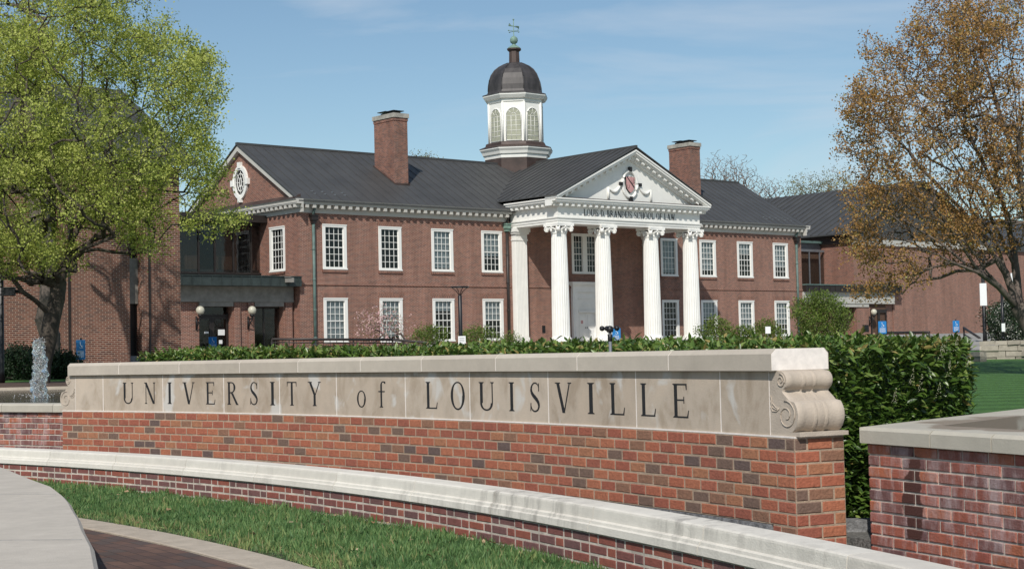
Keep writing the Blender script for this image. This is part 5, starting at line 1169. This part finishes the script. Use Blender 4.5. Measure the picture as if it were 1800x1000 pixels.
# ------------------------------------------------------------------ site furniture
def sign_board(px, py, D, w_, h_, label, texth=True, face=0.0):
    c = at(px, py, D); gz = ground_z(c[0], c[1]); e = empty('accessible_route_sign', label, 'sign', (c[0], c[1], gz), face, 'blue accessible route signs')
    z = c[2]-gz
    mb = MB(); mb.tube([(0, .03, -.1), (0, .03, z+h_*.42)], .028, 6); mb.sphere((0, .03, z+h_*.55), .035, 6); mb.build('post', M_black, e)
    k = 5; r = .03; pts = []
    for cx_, cz_, a0 in ((w_/2-r, z+h_/2-r, 0), (-w_/2+r, z+h_/2-r, 90), (-w_/2+r, z-h_/2+r, 180), (w_/2-r, z-h_/2+r, 270)):
        for i in range(k+1): a = math.radians(a0+90*i/k); pts.append((cx_+r*math.cos(a), cz_+r*math.sin(a)))
    n = len(pts); mb = MB(); mb.mesh([(x, -.012, z_) for x, z_ in pts]+[(x, 0, z_) for x, z_ in pts], [tuple(range(n-1, -1, -1))[::-1], tuple(range(2*n-1, n-1, -1))]+[(i, n+i, n+(i+1) % n, (i+1) % n) for i in range(n)])
    bd = mb.build('panel', M_blue, e)
    mb = MB(); s = w_; y = -.016
    # wheelchair symbol
    mb.tube([(.02*s+.16*s*math.cos(a), y, z+.15*h_+.16*s*math.sin(a)) for a in np.linspace(-2.8, .6, 12)], .014*s+.002, 4)
    mb.tube([(-.04*s, y, z+.36*h_), (-.02*s, y, z+.22*h_), (.10*s, y, z+.20*h_), (.18*s, y, z+.08*h_), (.24*s, y, z+.08*h_)], .022*s+.002, 4); mb.sphere((-.04*s, y, z+.40*h_), .04*s, 6)
    for q in range(6):
        zz = z-.06*h_-q*.062*h_; a = -.34*s
        while a < .3*s: l = random.uniform(.06, .16)*s; mb.box(a, min(a+l, .36*s), y-.002, -.0125, zz-.012*h_, zz+.012*h_); a += l+.03*s
    mb.build('lettering', M_signw, bd)
    return e
sign_board(142, 614.5, 46, .27, .58, 'blue accessible route sign in front of the left wing, beside the big tree')
sign_board(374, 604, 70, .36, .60, 'blue accessible route sign in front of the left entrance doors')
sign_board(1083.5, 588.5, 60, .32, .52, 'blue accessible route sign standing before the portico columns')
sign_board(1551, 575.5, 70, .36, .56, 'blue accessible route sign in front of the right entrance doors')
sign_board(1680.5, 573.5, 65, .27, .48, 'blue accessible route sign against the long plain brick wall at right')
def stand(px, pyt, D): c = at(px, pyt, D); return c, ground_z(c[0], c[1])
# modern lamp post in front of the hall
c, gz = stand(808, 503, 70); lp = empty('lamp_post', 'slim black lamp post with a flared open head in front of the left windows', 'lamp post', (c[0], c[1], gz)); H = c[2]-gz
mb = MB(); mb.lathe([(.10, 0), (.085, .4), (.085, H-.42), (.06, H-.40)], n=12); mb.build('pole', M_black, lp)
mb = MB(); mb.lathe([(.06, H-.42), (.05, H-.36)], n=10)
for k in range(4): a = k*PI/2+.4; mb.tube([(.05*math.cos(a), .05*math.sin(a), H-.38), (.16*math.cos(a), .16*math.sin(a), H-.22), (.36*math.cos(a), .36*math.sin(a), H-.07)], .018, 5)
mb.lathe([(.40, H-.07), (.42, H-.04), (.40, H-.01), (.1, H)], n=20); mb.build('lamp_head', M_black, lp)
c, gz = stand(812, 597.5, 68); ns = empty('notice_sign', 'small white notice sign on a stake by the slim lamp post', 'sign', (c[0], c[1], gz)); z = c[2]-gz
mb = MB(); mb.box(-.16, .16, -.01, .01, z-.17, z+.17); pn = mb.build('panel', M_signw, ns); mb = MB()
for q in range(3): mb.box(-.11, .11, -.014, -.0105, z+.07-q*.07, z+.09-q*.07)
mb.build('lettering', M_post, pn); mb = MB(); mb.tube([(0, .02, -.1), (0, .02, z)], .015, 5); mb.build('stake', M_post, ns)
c, gz = stand(1350, 580, 78); ns = empty('notice_sign', 'small pale notice sign among shrubs right of the portico', 'sign', (c[0], c[1], gz)); z = c[2]-gz
mb = MB(); mb.box(-.13, .13, -.01, .01, z-.17, z+.17); mb.build('panel', M_signw, ns); mb = MB(); mb.tube([(0, .02, -.1), (0, .02, z)], .015, 5); mb.build('stake', M_post, ns)
# anemometer
c, gz = stand(1072, 577, 12.17); an = empty('anemometer', 'small cup anemometer on a grey pole rising behind the hedge', 'wind gauge', (c[0], c[1], gz)); z = c[2]-gz
mb = MB(); mb.tube([(0, 0, -.1), (0, 0, z-.02)], .013, 8); mb.build('pole', M_post, an); mb = MB(); mb.lathe([(.014, z-.10), (.019, z-.09), (.019, z-.05), (.013, z-.045)], n=10); mb.lathe([(.022, z-.03), (.028, z-.018), (.025, z+.010), (.010, z+.02)], n=12); mb.build('housing', M_black, an)
for k, a in enumerate((PI*1.0, PI*.12, PI*.60)):
    mb = MB(); mb.tube([(0, 0, z), (.055*math.cos(a), .055*math.sin(a), z)], .004, 4); cc = (.060*math.cos(a), .060*math.sin(a), z); mb.sphere(cc, .021, 12); mb.build('cup', M_black, an)
# ramp railing
rr_ = empty('ramp_railing', 'dark brown metal railing along the ramp in front of the left windows', 'railing')
A_, B_, C_ = at(478, 596, 76), at(690, 597, 79), at(985, 622, 83)
mb = MB()
for P_, Q_ in ((A_, B_), (B_, C_)): 
    mb.tube([P_, Q_], .07, 6); mb.tube([P_-[0, 0, .16], Q_-[0, 0, .16]], .03, 5)
mb.build('top_rail', M_brownm, rr_)
def unit_pole(name, r, mat):
    m_ = MB(); m_.tube([(0, 0, -1), (0, 0, 0)], r, 5); o = m_.build(name, mat, rr_); return o
bal = unit_pole('baluster', .016, M_brownm); pst = unit_pole('post', .045, M_brownm); us = {bal: 0, pst: 0}
def put(o, q, L_):
    c = o if not us[o] else o.copy(); us[o] = 1
    if c is not o: COL.objects.link(c); c.parent = rr_
    c.location = q; c.scale = (1, 1, L_)
for P_, Q_ in ((A_, B_), (B_, C_)):
    L = np.linalg.norm(Q_-P_); k = int(L/1.6)
    for i in range(1 if P_ is B_ else 0, k+1): q = P_+(Q_-P_)*i/k; put(pst, q, q[2]-ground_z(q[0], q[1])+.1)
    k = int(L/.34)
    for i in range(k): q = P_+(Q_-P_)*(i+.5)/k; put(bal, q, 1.0)
rr2 = empty('stair_handrail', 'sloping dark handrail beside the right end of the long brick wall', 'handrail')
A_, B_, C_ = at(1694, 576, 68), at(1722, 594, 66), at(1722, 604, 66)
mb = MB(); mb.tube([A_, B_, C_], .05, 6); mb.tube([A_-[0, 0, .28], B_-[0, 0, .25]], .03, 6); mb.tube([A_, A_-[0, 0, 1.0]], .04, 5); mb.build('rail', M_brownm, rr2)
rr3 = empty('ramp_railing', 'low dark brown rail before the plain brick wing at the right', 'railing')
A_, B_ = at(1553, 585, 74), at(1633, 584, 70)
mb = MB(); mb.tube([A_, B_], .07, 6); mb.tube([A_-[0, 0, .25], B_-[0, 0, .25]], .04, 6)
for f in (0, .33, .66, 1): q = A_+(B_-A_)*f; mb.tube([q, q-[0, 0, 1]], .045, 5)
mb.build('rail', M_brownm, rr3)
# banner posts
def banner(px, py, D, label, w_=.16, hb=.85):
    c, gz = stand(px, py, D); e = empty('banner_post', label, 'banner post', (c[0], c[1], gz), 0, 'dark posts with white banners'); H = c[2]-gz
    mb = MB(); mb.lathe([(.09, 0), (.075, .3), (.065, H+.8)], n=10); mb.sphere((0, 0, H+.9), .14, 10); mb.build('pole', M_black, e)
    mb = MB(); mb.box(-.16, .1, -.09, -.07, H-hb, H); b = mb.build('banner', M_signw, e)
banner(1728, 498, 60, 'dark post with a narrow white banner at the right end of the plain brick wall', hb=.85)
banner(1782, 480, 66, 'dark post with a white banner half hidden behind the rusty tree limbs', hb=.9)
c, gz = stand(1763, 575.5, 50); ns = empty('notice_sign', 'white notice panel on a dark post before the white-flowering shrub', 'sign', (c[0], c[1], gz)); z = c[2]-gz
mb = MB(); mb.box(-.055, .055, -.05, -.03, z-.13, z+.13); pn = mb.build('panel', M_signw, ns); mb = MB(); mb.tube([(0, 0, -.1), (0, 0, z+1.1)], .045, 6); mb.lathe([(.06, z-.3), (.07, z-.36)], n=8); mb.build('post', M_black, ns)
c, gz = stand(2, 512, 40); lp = empty('lamp_post', 'black post with a side arm cut by the left edge of the picture', 'lamp post', (c[0], c[1], gz)); H = c[2]-gz
mb = MB(); mb.lathe([(.085, 0), (.07, .3), (.06, H+2.5)], n=10); mb.build('pole', M_black, lp)
mb = MB(); mb.box(0.0, .36, -.05, .05, H-.12, H+.10); mb.tube([(-.05, 0, H), (.5, 0, H-.02)], .05, 6); mb.build('side_arm', M_black, lp)
# dry stone retaining wall at right
sw = empty('stone_wall', 'low grey dry-laid stone wall along the back of the striped lawn', 'stone wall')
M_rock = rndmat('wall_rock', [(0, (.20, .18, .15)), (.5, (.30, .27, .22)), (1, (.40, .36, .30))], .9, noise=.25, nscale=7, bump=1, bscale=18)
mb = MB(); P0 = at(1722, 632, 42.5); P1 = at(2150, 632, 40); P0[2] = P1[2] = 0; d = (P1-P0); L = np.linalg.norm(d); d /= L; nn_ = np.array([d[1], -d[0], 0]); z = 1.02
for r in range(4):
    hh = (.17, .16, .15, .11)[r]; s = -random.random()*.3
    while s < L:
        l = random.uniform(.25, .62); a0, a1 = max(0, s)+.006, s+l-.006
        if a1 > a0+.05:
            mb.cr = random.random(); o = random.uniform(-.03, .03)
            j = lambda: random.uniform(-.018, .018)
            def Q(a, off, zz): q = P0+d*a+nn_*off; return (q[0]+j()*.5, q[1]+j()*.5, zz+j()*.6)
            mb.hexa([Q(a0, .02+o, z+.004), Q(a1, .02+o, z+.004), Q(a1, -.4, z+.004), Q(a0, -.4, z+.004), Q(a0, o, z+hh), Q(a1, o, z+hh), Q(a1, -.4, z+hh), Q(a0, -.4, z+hh)])
        s += l
    z += hh+.004
mb.build('masonry', M_rock, sw)
c = at(1727, 640, 39.5); mb = MB()
for r in range(4): mb.cr = random.random(); mb.hexa([(c[0]-.09+random.uniform(-.02, .02), c[1]-.1, .9+r*.115), (c[0]+.09+random.uniform(-.02, .02), c[1]-.1, .9+r*.115), (c[0]+.09, c[1]+2.2, .9+r*.115), (c[0]-.09, c[1]+2.2, .9+r*.115), (c[0]-.08, c[1]-.1, 1.01+r*.115), (c[0]+.085, c[1]-.1, 1.01+r*.115), (c[0]+.09, c[1]+2.2, 1.01+r*.115), (c[0]-.09, c[1]+2.2, 1.01+r*.115)])
mb.build('end_pier', M_rock, sw)
# mulch bed under the tree
tp = at(72, 672, 38.0)
mb = MB(); mb.prism([(-22, 33.5), (-9, 33.5), (-8.4, 36), (-9.0, 41), (-13, 43), (-22, 43)], .9, 1.115); struct(mb.build('mulch_bed', M_mulch))
#VEG
# ------------------------------------------------------------------ trees and shrubs
def grow(base, attract, step=.45, bend=.25, limbs=(), jitter=.05, rise=0):
    """skeleton: hand-placed limbs (polylines from the base), then every attractor is joined to the nearest node"""
    nodes = [np.array(base, float)]; par = [-1]; 
    ids = {}
    for li, (start, pts) in enumerate(limbs):      # start: index of (limb, point) or None
        last = 0 if start is None else ids[start]
        for k, p in enumerate(pts):
            p = np.array(p, float); q = nodes[last]; n = max(1, int(np.linalg.norm(p-q)/step)); src = last
            for i in range(1, n+1):
                f = i/n; nodes.append(q+(p-q)*f+rng.normal(0, jitter, 3)*(1 if i < n else 0)); par.append(last); last = len(nodes)-1
            ids[(li, k)] = last
    A = attract[np.argsort(np.linalg.norm(attract-nodes[0], axis=1))]
    cap = 60000; NA = np.zeros((cap, 3)); NA[:len(nodes)] = nodes; cnt = len(nodes); tips = []
    ndist = np.linalg.norm(NA-nodes[0], axis=1)
    for a in A:
        D = np.linalg.norm(NA[:cnt]-a, axis=1); da = np.linalg.norm(a-nodes[0]); cost = D+.8*np.maximum(0, ndist[:cnt]-da+D*.25)
        i = int(np.argmin(cost)); p = NA[i]; L = D[i]; n = max(1, int(L/step)); last = i
        pd = NA[i]-NA[par[i]] if par[i] >= 0 else np.array([0, 0, 1.]); pd = pd/(np.linalg.norm(pd)+1e-9)
        m_ = p+pd*L*bend; m_[2] -= L*rise
        for k in range(1, n+1):
            f = k/n; q = (1-f)**2*p+2*f*(1-f)*(m_+ (a-p)*.4)+f*f*a+rng.normal(0, jitter*.6, 3)*(f < 1)
            NA[cnt] = q; par.append(last); ndist[cnt] = np.linalg.norm(q-nodes[0]); last = cnt; cnt += 1
        tips.append(last)
    return NA[:cnt].copy(), np.array(par), np.array(tips)
def tree_mesh(name, mat, NA, par, rtrunk, rtip, parent, expo=.5, kmin=3, base_flare=True):
    n = len(NA); w_ = np.zeros(n); ch = np.zeros(n, int)
    for i in range(1, n): ch[par[i]] += 1
    w_[ch == 0] = 1
    for i in range(n-1, 0, -1): w_[par[i]] += w_[i]
    r = rtip*(np.maximum(w_, 1))**expo; r *= 1+(rtrunk/r[0]-1)*(w_/w_[0])**.8
    E_ = np.arange(1, n); a = NA[par[E_]]; b_ = NA[E_]; ra = np.minimum(r[par[E_]], r[E_]*1.35); rb = r[E_]
    V = []; Fc = []; off = 0; Dv = b_-a; Ln = np.linalg.norm(Dv, axis=1, keepdims=True)+1e-9; Dv = Dv/Ln
    b_ = b_+Dv*np.minimum(rb[:, None]*.35, Ln*.3)
    up = np.where(np.abs(Dv[:, 2:3]) < .92, [[0, 0, 1.]], [[1., 0, 0]]); e1 = np.cross(Dv, up); e1 /= np.linalg.norm(e1, axis=1, keepdims=True); e2 = np.cross(Dv, e1)
    for K, sel in ((12, rb > .09), (6, (rb <= .09) & (rb > .022)), (3, rb <= .022)):
        if not sel.any(): continue
        t_ = np.arange(K)*2*PI/K; c, s = np.cos(t_), np.sin(t_); m_ = sel.sum()
        ringa = a[sel][:, None]+ra[sel][:, None, None]*(c[None, :, None]*e1[sel][:, None]+s[None, :, None]*e2[sel][:, None])
        ringb = b_[sel][:, None]+rb[sel][:, None, None]*(c[None, :, None]*e1[sel][:, None]+s[None, :, None]*e2[sel][:, None])
        V.append(np.concatenate([ringa, ringb], 1).reshape(-1, 3)); k = np.arange(K); q = np.stack([k, (k+1) % K, K+(k+1) % K, K+k], 1)
        Fc.append((q[None]+np.arange(m_)[:, None, None]*2*K+off).reshape(-1, 4)); off += m_*2*K
    fastmesh(name, np.vstack(V), np.vstack(Fc), mat, None, parent, True); return r
def gaps(P, sc, thr):
    v = np.sin(P[:, 0]*sc*1.3+1.7*np.sin(P[:, 2]*sc*.9))+np.sin(P[:, 2]*sc*1.5+1.3*np.sin(P[:, 1]*sc*1.1))+np.sin(P[:, 1]*sc*1.2+P[:, 0]*sc*.7)
    return P[v > thr]
def ellipsoids(es, n, D, depth):
    """points inside ellipsoids given as (px, py, rx, ry) of the photo at distance D, with real depth"""
    vol = np.array([e[2]*e[3] for e in es], float); pr = vol/vol.sum(); out = []
    for e, k in zip(es, rng.multinomial(n, pr)):
        u = rdir(k)*rng.random((k, 1))**(1/2.4)
        for q in u:
            yy = (e[4] if len(e) > 4 else 0)+q[1]*depth*min(1.0, (e[2]+e[3])/300); out.append(at(e[0]+q[0]*e[2], e[1]-q[2]*e[3], D+yy))
    return np.array(out)
SLV = [(0, 0, 0), (.30, .5, .08), (0, 1, 0), (-.30, .5, .08)]; SLF = [(0, 1, 2, 3)]
def leaves(name, mat, centers, per, spread, size, parent, zb=.3, droop=0, rmean=.5, clump=None):
    n = len(centers)*per; c = np.repeat(centers, per, 0); P = c+rng.normal(0, spread, (n, 3)); P[:, 2] -= droop*rng.random(n)
    base = np.repeat(rng.normal(rmean, .17, len(centers)), per)
    return scatter(name, mat, SLV, SLF, P, frames(rdir(n, zb), rng.uniform(-PI, PI, n)), rng.uniform(size*.6, size*1.35, n), np.clip(base+rng.normal(0, .15, n), 0, 1), parent)
def tree(name, label, cat, D, base, es, natt, depth, limbs, rtrunk, rtip, bark, leafmat, per, spread, size, group=None, step=.45, expo=.5, droop=0, keep=1.0, mids=True, zb=.3, pxl=True, jitter=.05, bend=.25, gap=None, rise=0):
    e = empty(name, label, cat, base, 0, group)
    A = ellipsoids(es, natt, D, depth)
    if gap: A = gaps(A, *gap)
    L = [(s, [at(*p) for p in pts]) for s, pts in limbs]
    NA, par, tips = grow(base, A, step, bend, L, jitter, rise)
    org = np.array(base); r = tree_mesh('trunk', bark, NA-org, par, rtrunk, rtip, e, expo)
    if leafmat:
        thin = np.where(r < rtip*2.6)[0]; thin = thin[rng.random(len(thin)) < keep]
        leaves('crown', leafmat, NA[thin]-org, per, spread, size, e, zb, droop)
    return e
# big spring-green tree at left
tb = at(72, 674, 38.0); tb[2] = 1.0
limbs = [(None, [(75, 640, 38.0), (84, 600, 38.0), (92, 556, 38.0)]),
         ((0, 2), [(62, 528, 37.6), (24, 492, 37.0), (-30, 455, 36.5), (-90, 380, 36)]),
         ((0, 2), [(103, 500, 38.2), (120, 452, 38.4), (160, 425, 38.6), (205, 408, 38.8), (262, 372, 39.2), (330, 340, 39.5)]),
         ((2, 1), [(128, 395, 38), (120, 330, 37.6), (150, 255, 37.4), (135, 170, 37.2), (150, 80, 37)]),
         ((2, 1), [(150, 380, 38.8), (190, 310, 39.3), (235, 240, 39.6), (262, 150, 40), (275, 70, 40)]),
         ((3, 0), [(80, 350, 37), (50, 280, 36.4), (40, 180, 36), (20, 80, 36)]),
         ((4, 1), [(250, 275, 38.6), (310, 225, 38.2), (345, 150, 38)]),
         ((2, 4), [(300, 395, 38.2), (360, 385, 38), (405, 395, 37.8)])]
es = [(290, 150, 115, 120), (255, 60, 70, 45), (355, 200, 55, 110), (350, 110, 50, 50), (110, 130, 150, 150), (60, 60, 160, 110), (200, 260, 170, 110), (330, 310, 75, 75), (60, 340, 140, 120), (70, 440, 95, 60), (20, 240, 120, 130), (215, 385, 80, 45), (350, 380, 85, 40), (405, 392, 42, 30), (385, 420, 30, 26), (190, 350, 110, 60), (-100, 200, 130, 220), (140, -60, 200, 100)]
tree('tree', 'big spring-green tree with a thick forked trunk at the left', 'tree', 38.0, tb, es + [(60, 430, 120, 60), (-40, 430, 90, 70), (250, 430, 60, 28)], 4600, 5.2, limbs, .21, .0068, M_bark, M_lime_leaf, 60, .115, .064, step=.33, expo=.41, jitter=.03, gap=(1.5, -.85), keep=.85)
# tall bare-topped tree behind it
tb2 = at(82, 660, 47.0); tb2[2] = 1.2
tree('tree', 'taller half-bare tree with brownish twigs rising behind the spring-green tree', 'tree', 47, tb2, [(100, 30, 75, 100), (40, 60, 90, 110), (140, 20, 40, 60), (0, -40, 120, 90)], 500, 3.5,
     [(None, [(88, 500, 47), (66, 350, 47), (50, 240, 47)]), ((0, 2), [(70, 140, 47), (85, 50, 47)]), ((0, 2), [(25, 140, 47), (5, 40, 47)])], .30, .011, M_barkg, M_budleaf, 5, .12, .06, step=.5)
# rusty tree at right
tb = at(1850, 668, 31.0); tb[2] = 1.0
limbs = [(None, [(1838, 610, 31), (1812, 570, 31), (1790, 540, 31)]),
         ((0, 2), [(1755, 503, 30.6), (1722, 480, 30.3), (1675, 462, 30), (1610, 450, 29.6), (1560, 440, 29.4)]),
         ((0, 2), [(1768, 480, 31), (1742, 410, 31), (1700, 330, 31), (1650, 250, 31), (1600, 160, 31)]),
         ((0, 2), [(1785, 470, 31.4), (1770, 380, 31.8), (1740, 270, 32), (1715, 150, 32), (1690, 40, 32)]),
         ((0, 1), [(1815, 490, 30.5), (1805, 380, 30), (1790, 250, 29.6), (1780, 120, 29.4), (1760, 0, 29)]),
         ((1, 1), [(1690, 430, 30), (1640, 360, 29.6), (1580, 300, 29.4), (1530, 230, 29.2)]),
         ((2, 1), [(1690, 380, 31.8), (1620, 300, 32.2), (1570, 220, 32.5)]),
         ((1, 2), [(1640, 470, 30.6), (1580, 490, 30.4), (1530, 505, 30.2)]),
         ((0, 0), [(1850, 480, 32), (1870, 300, 32), (1880, 100, 32)]),
         ((2, 0), [(1700, 380, 31), (1600, 270, 31), (1505, 160, 31)]),
         ((3, 0), [(1725, 350, 31.6), (1640, 210, 32), (1545, 70, 32.4)]),
         ((3, 1), [(1735, 300, 31), (1670, 170, 30.6), (1600, 50, 30.3)]),
         ((4, 1), [(1775, 250, 31), (1735, 120, 31.3), (1700, 10, 31.6), (1680, -60, 31.6)]),
         ((1, 0), [(1700, 430, 29.8), (1600, 340, 29.2), (1490, 260, 28.8)]),
         ((1, 1), [(1650, 425, 30.8), (1560, 370, 31.2), (1480, 340, 31.4)]),
         ((2, 1), [(1690, 350, 30.4), (1630, 240, 30), (1580, 120, 29.6)]),
         ((1, 2), [(1600, 425, 30), (1530, 410, 30), (1478, 400, 30)]),
         ((4, 2), [(1800, 180, 29), (1820, 60, 28.8), (1830, -40, 28.6)]),
         ((0, 1), [(1822, 430, 31), (1838, 280, 30.6), (1850, 120, 30.2)])]
es = [(1560, 160, 62, 95), (1505, 250, 45, 60), (1600, 90, 50, 60), (1680, 100, 100, 110), (1750, 60, 100, 120), (1640, 250, 120, 120), (1540, 340, 72, 80), (1520, 430, 48, 48), (1640, 400, 90, 70), (1740, 250, 100, 130), (1790, 330, 90, 120), (1590, 470, 80, 34), (1700, 420, 80, 60), (1505, 190, 30, 60), (1530, 100, 22, 45), (1660, 20, 60, 70), (1900, 200, 120, 220), (1540, 510, 50, 20)]
tree('tree', 'tree with rusty orange-brown new leaves and fanning grey limbs at the right', 'tree', 31.0, tb, es, 5000, 3.8, limbs, .25, .0055, M_barkg, M_rust_leaf, 28, .075, .052, step=.30, expo=.41, keep=.8, jitter=.015, bend=.06, gap=(2.2, -1.0), rise=.14)
# bare and budding trees far behind the hall
def fartree(px, top, bot, D, wpx, label, leaf=None, n=520, per=3, depth=4, size=.16):
    b = at(px, 590, D); b[2] = 2.0; h = bot-top
    es = [(px, top+h*.45, wpx, h*.45), (px-wpx*.3, top+h*.6, wpx*.7, h*.35), (px+wpx*.35, top+h*.6, wpx*.65, h*.35)]
    tree('tree', label, 'tree', D, b, es, n, depth, [(None, [(px, bot+40, D), (px, bot-h*.15, D)])], .22, .014, M_twig, leaf, per, .25, size, 'trees beyond the roofs', step=.7, expo=.42, keep=.8, jitter=.03, bend=.1, rise=.15)
fartree(1262, 262, 350, 135, 36, 'leafless grey tree beyond the roof, just right of the right chimney')
fartree(1300, 268, 350, 130, 34, 'tallest leafless grey tree beyond the right roof slope')
fartree(1345, 305, 360, 140, 34, 'small leafless tree where the two roofs meet')
fartree(1420, 300, 370, 150, 50, 'budding yellow-green tree beyond the right wing roof, left of the rusty tree', M_budleaf, 420, 5)
fartree(1480, 285, 370, 155, 45, 'budding yellow-green tree partly behind the rusty tree crown', M_budleaf, 360, 5)
fartree(740, 268, 300, 140, 36, 'pale budding treetop peeping over the ridge right of the left chimney', M_budleaf, 300, 4)
fartree(1190, 285, 330, 140, 20, 'faint leafless treetop behind the right chimney')
# shrubs
def shrub(px, pyt, pyb, D, rpx, label, mat, n, per, size, name='shrub', group=None, flowers=None, sparse=False, cat='shrub'):
    b = at(px, pyb, D); gz = ground_z(b[0], b[1]); b[2] = min(b[2], gz); e = empty(name, label, cat, b, 0, group)
    top = at(px, pyt, D); hz_ = top[2]-b[2]; rx = rpx*D/F_; k = n
    u = rdir(k, .3); rad = rng.random(k)**(1/3 if not sparse else .8); lob = 1+.22*np.sin(u[:, 0]*5+u[:, 2]*4+px)+.12*np.sin(u[:, 1]*9+u[:, 0]*7)
    P = np.stack([u[:, 0]*rad*rx*lob, u[:, 1]*rad*rx*.8*lob, np.abs(.45+u[:, 2]*rad*.55)*hz_*np.minimum(1.04, .9+.1*lob)], 1)
    NA, par, tips = grow((0, 0, 0), P[:max(40, k//6)], .35, .2, (), .03)
    tree_mesh('stem', M_barkg, NA, par, .06, .006, e, .45)
    leaves('foliage', mat, P, per, .10, size, e, .3)
    if flowers: fp = P[rng.random(k) < flowers[1]]; leaves('blossom', flowers[0], fp+rng.normal(0, .05, fp.shape), flowers[2], .07, flowers[3], e, .2)
    return e
G = 'shrubs along the front of the hall'
shrub(662, 536, 612, 80, 42, 'loose pink-flowering magnolia between the first two lower windows', M_budleaf, 260, 3, .07, 'flowering_shrub', None, (M_pink, .9, 4, .10), True)
shrub(700, 545, 612, 80.5, 24, 'sparse pink-flowering shrub before the second lower window', M_budleaf, 120, 3, .07, 'flowering_shrub', None, (M_pink, .8, 3, .09), True)
shrub(755, 572, 615, 81, 34, 'low green shrub left of the slim lamp post', M_shrub, 420, 6, .09, group=G)
shrub(838, 574, 615, 82, 34, 'low yellow-green shrub right of the slim lamp post', M_shrub, 420, 6, .09, group=G)
shrub(897, 582, 618, 83, 28, 'small loose shrub at the foot of the left pilaster', M_shrub, 200, 5, .08, group=G, sparse=True)
shrub(1262, 556, 612, 88, 34, 'loose yellow-green shrub right of the last portico column', M_shrub, 500, 6, .10, group=G)
shrub(1305, 572, 612, 88, 26, 'low shrub under the middle right-hand lower window', M_shrub, 320, 6, .10, group=G)
shrub(1350, 560, 612, 88, 32, 'rounded shrub below the last lower window of the hall', M_shrub, 460, 6, .10, group=G)
shrub(1442, 512, 612, 85, 50, 'tall rounded green bush at the right corner of the hall', M_shrub, 1700, 8, .10, cat='bush')
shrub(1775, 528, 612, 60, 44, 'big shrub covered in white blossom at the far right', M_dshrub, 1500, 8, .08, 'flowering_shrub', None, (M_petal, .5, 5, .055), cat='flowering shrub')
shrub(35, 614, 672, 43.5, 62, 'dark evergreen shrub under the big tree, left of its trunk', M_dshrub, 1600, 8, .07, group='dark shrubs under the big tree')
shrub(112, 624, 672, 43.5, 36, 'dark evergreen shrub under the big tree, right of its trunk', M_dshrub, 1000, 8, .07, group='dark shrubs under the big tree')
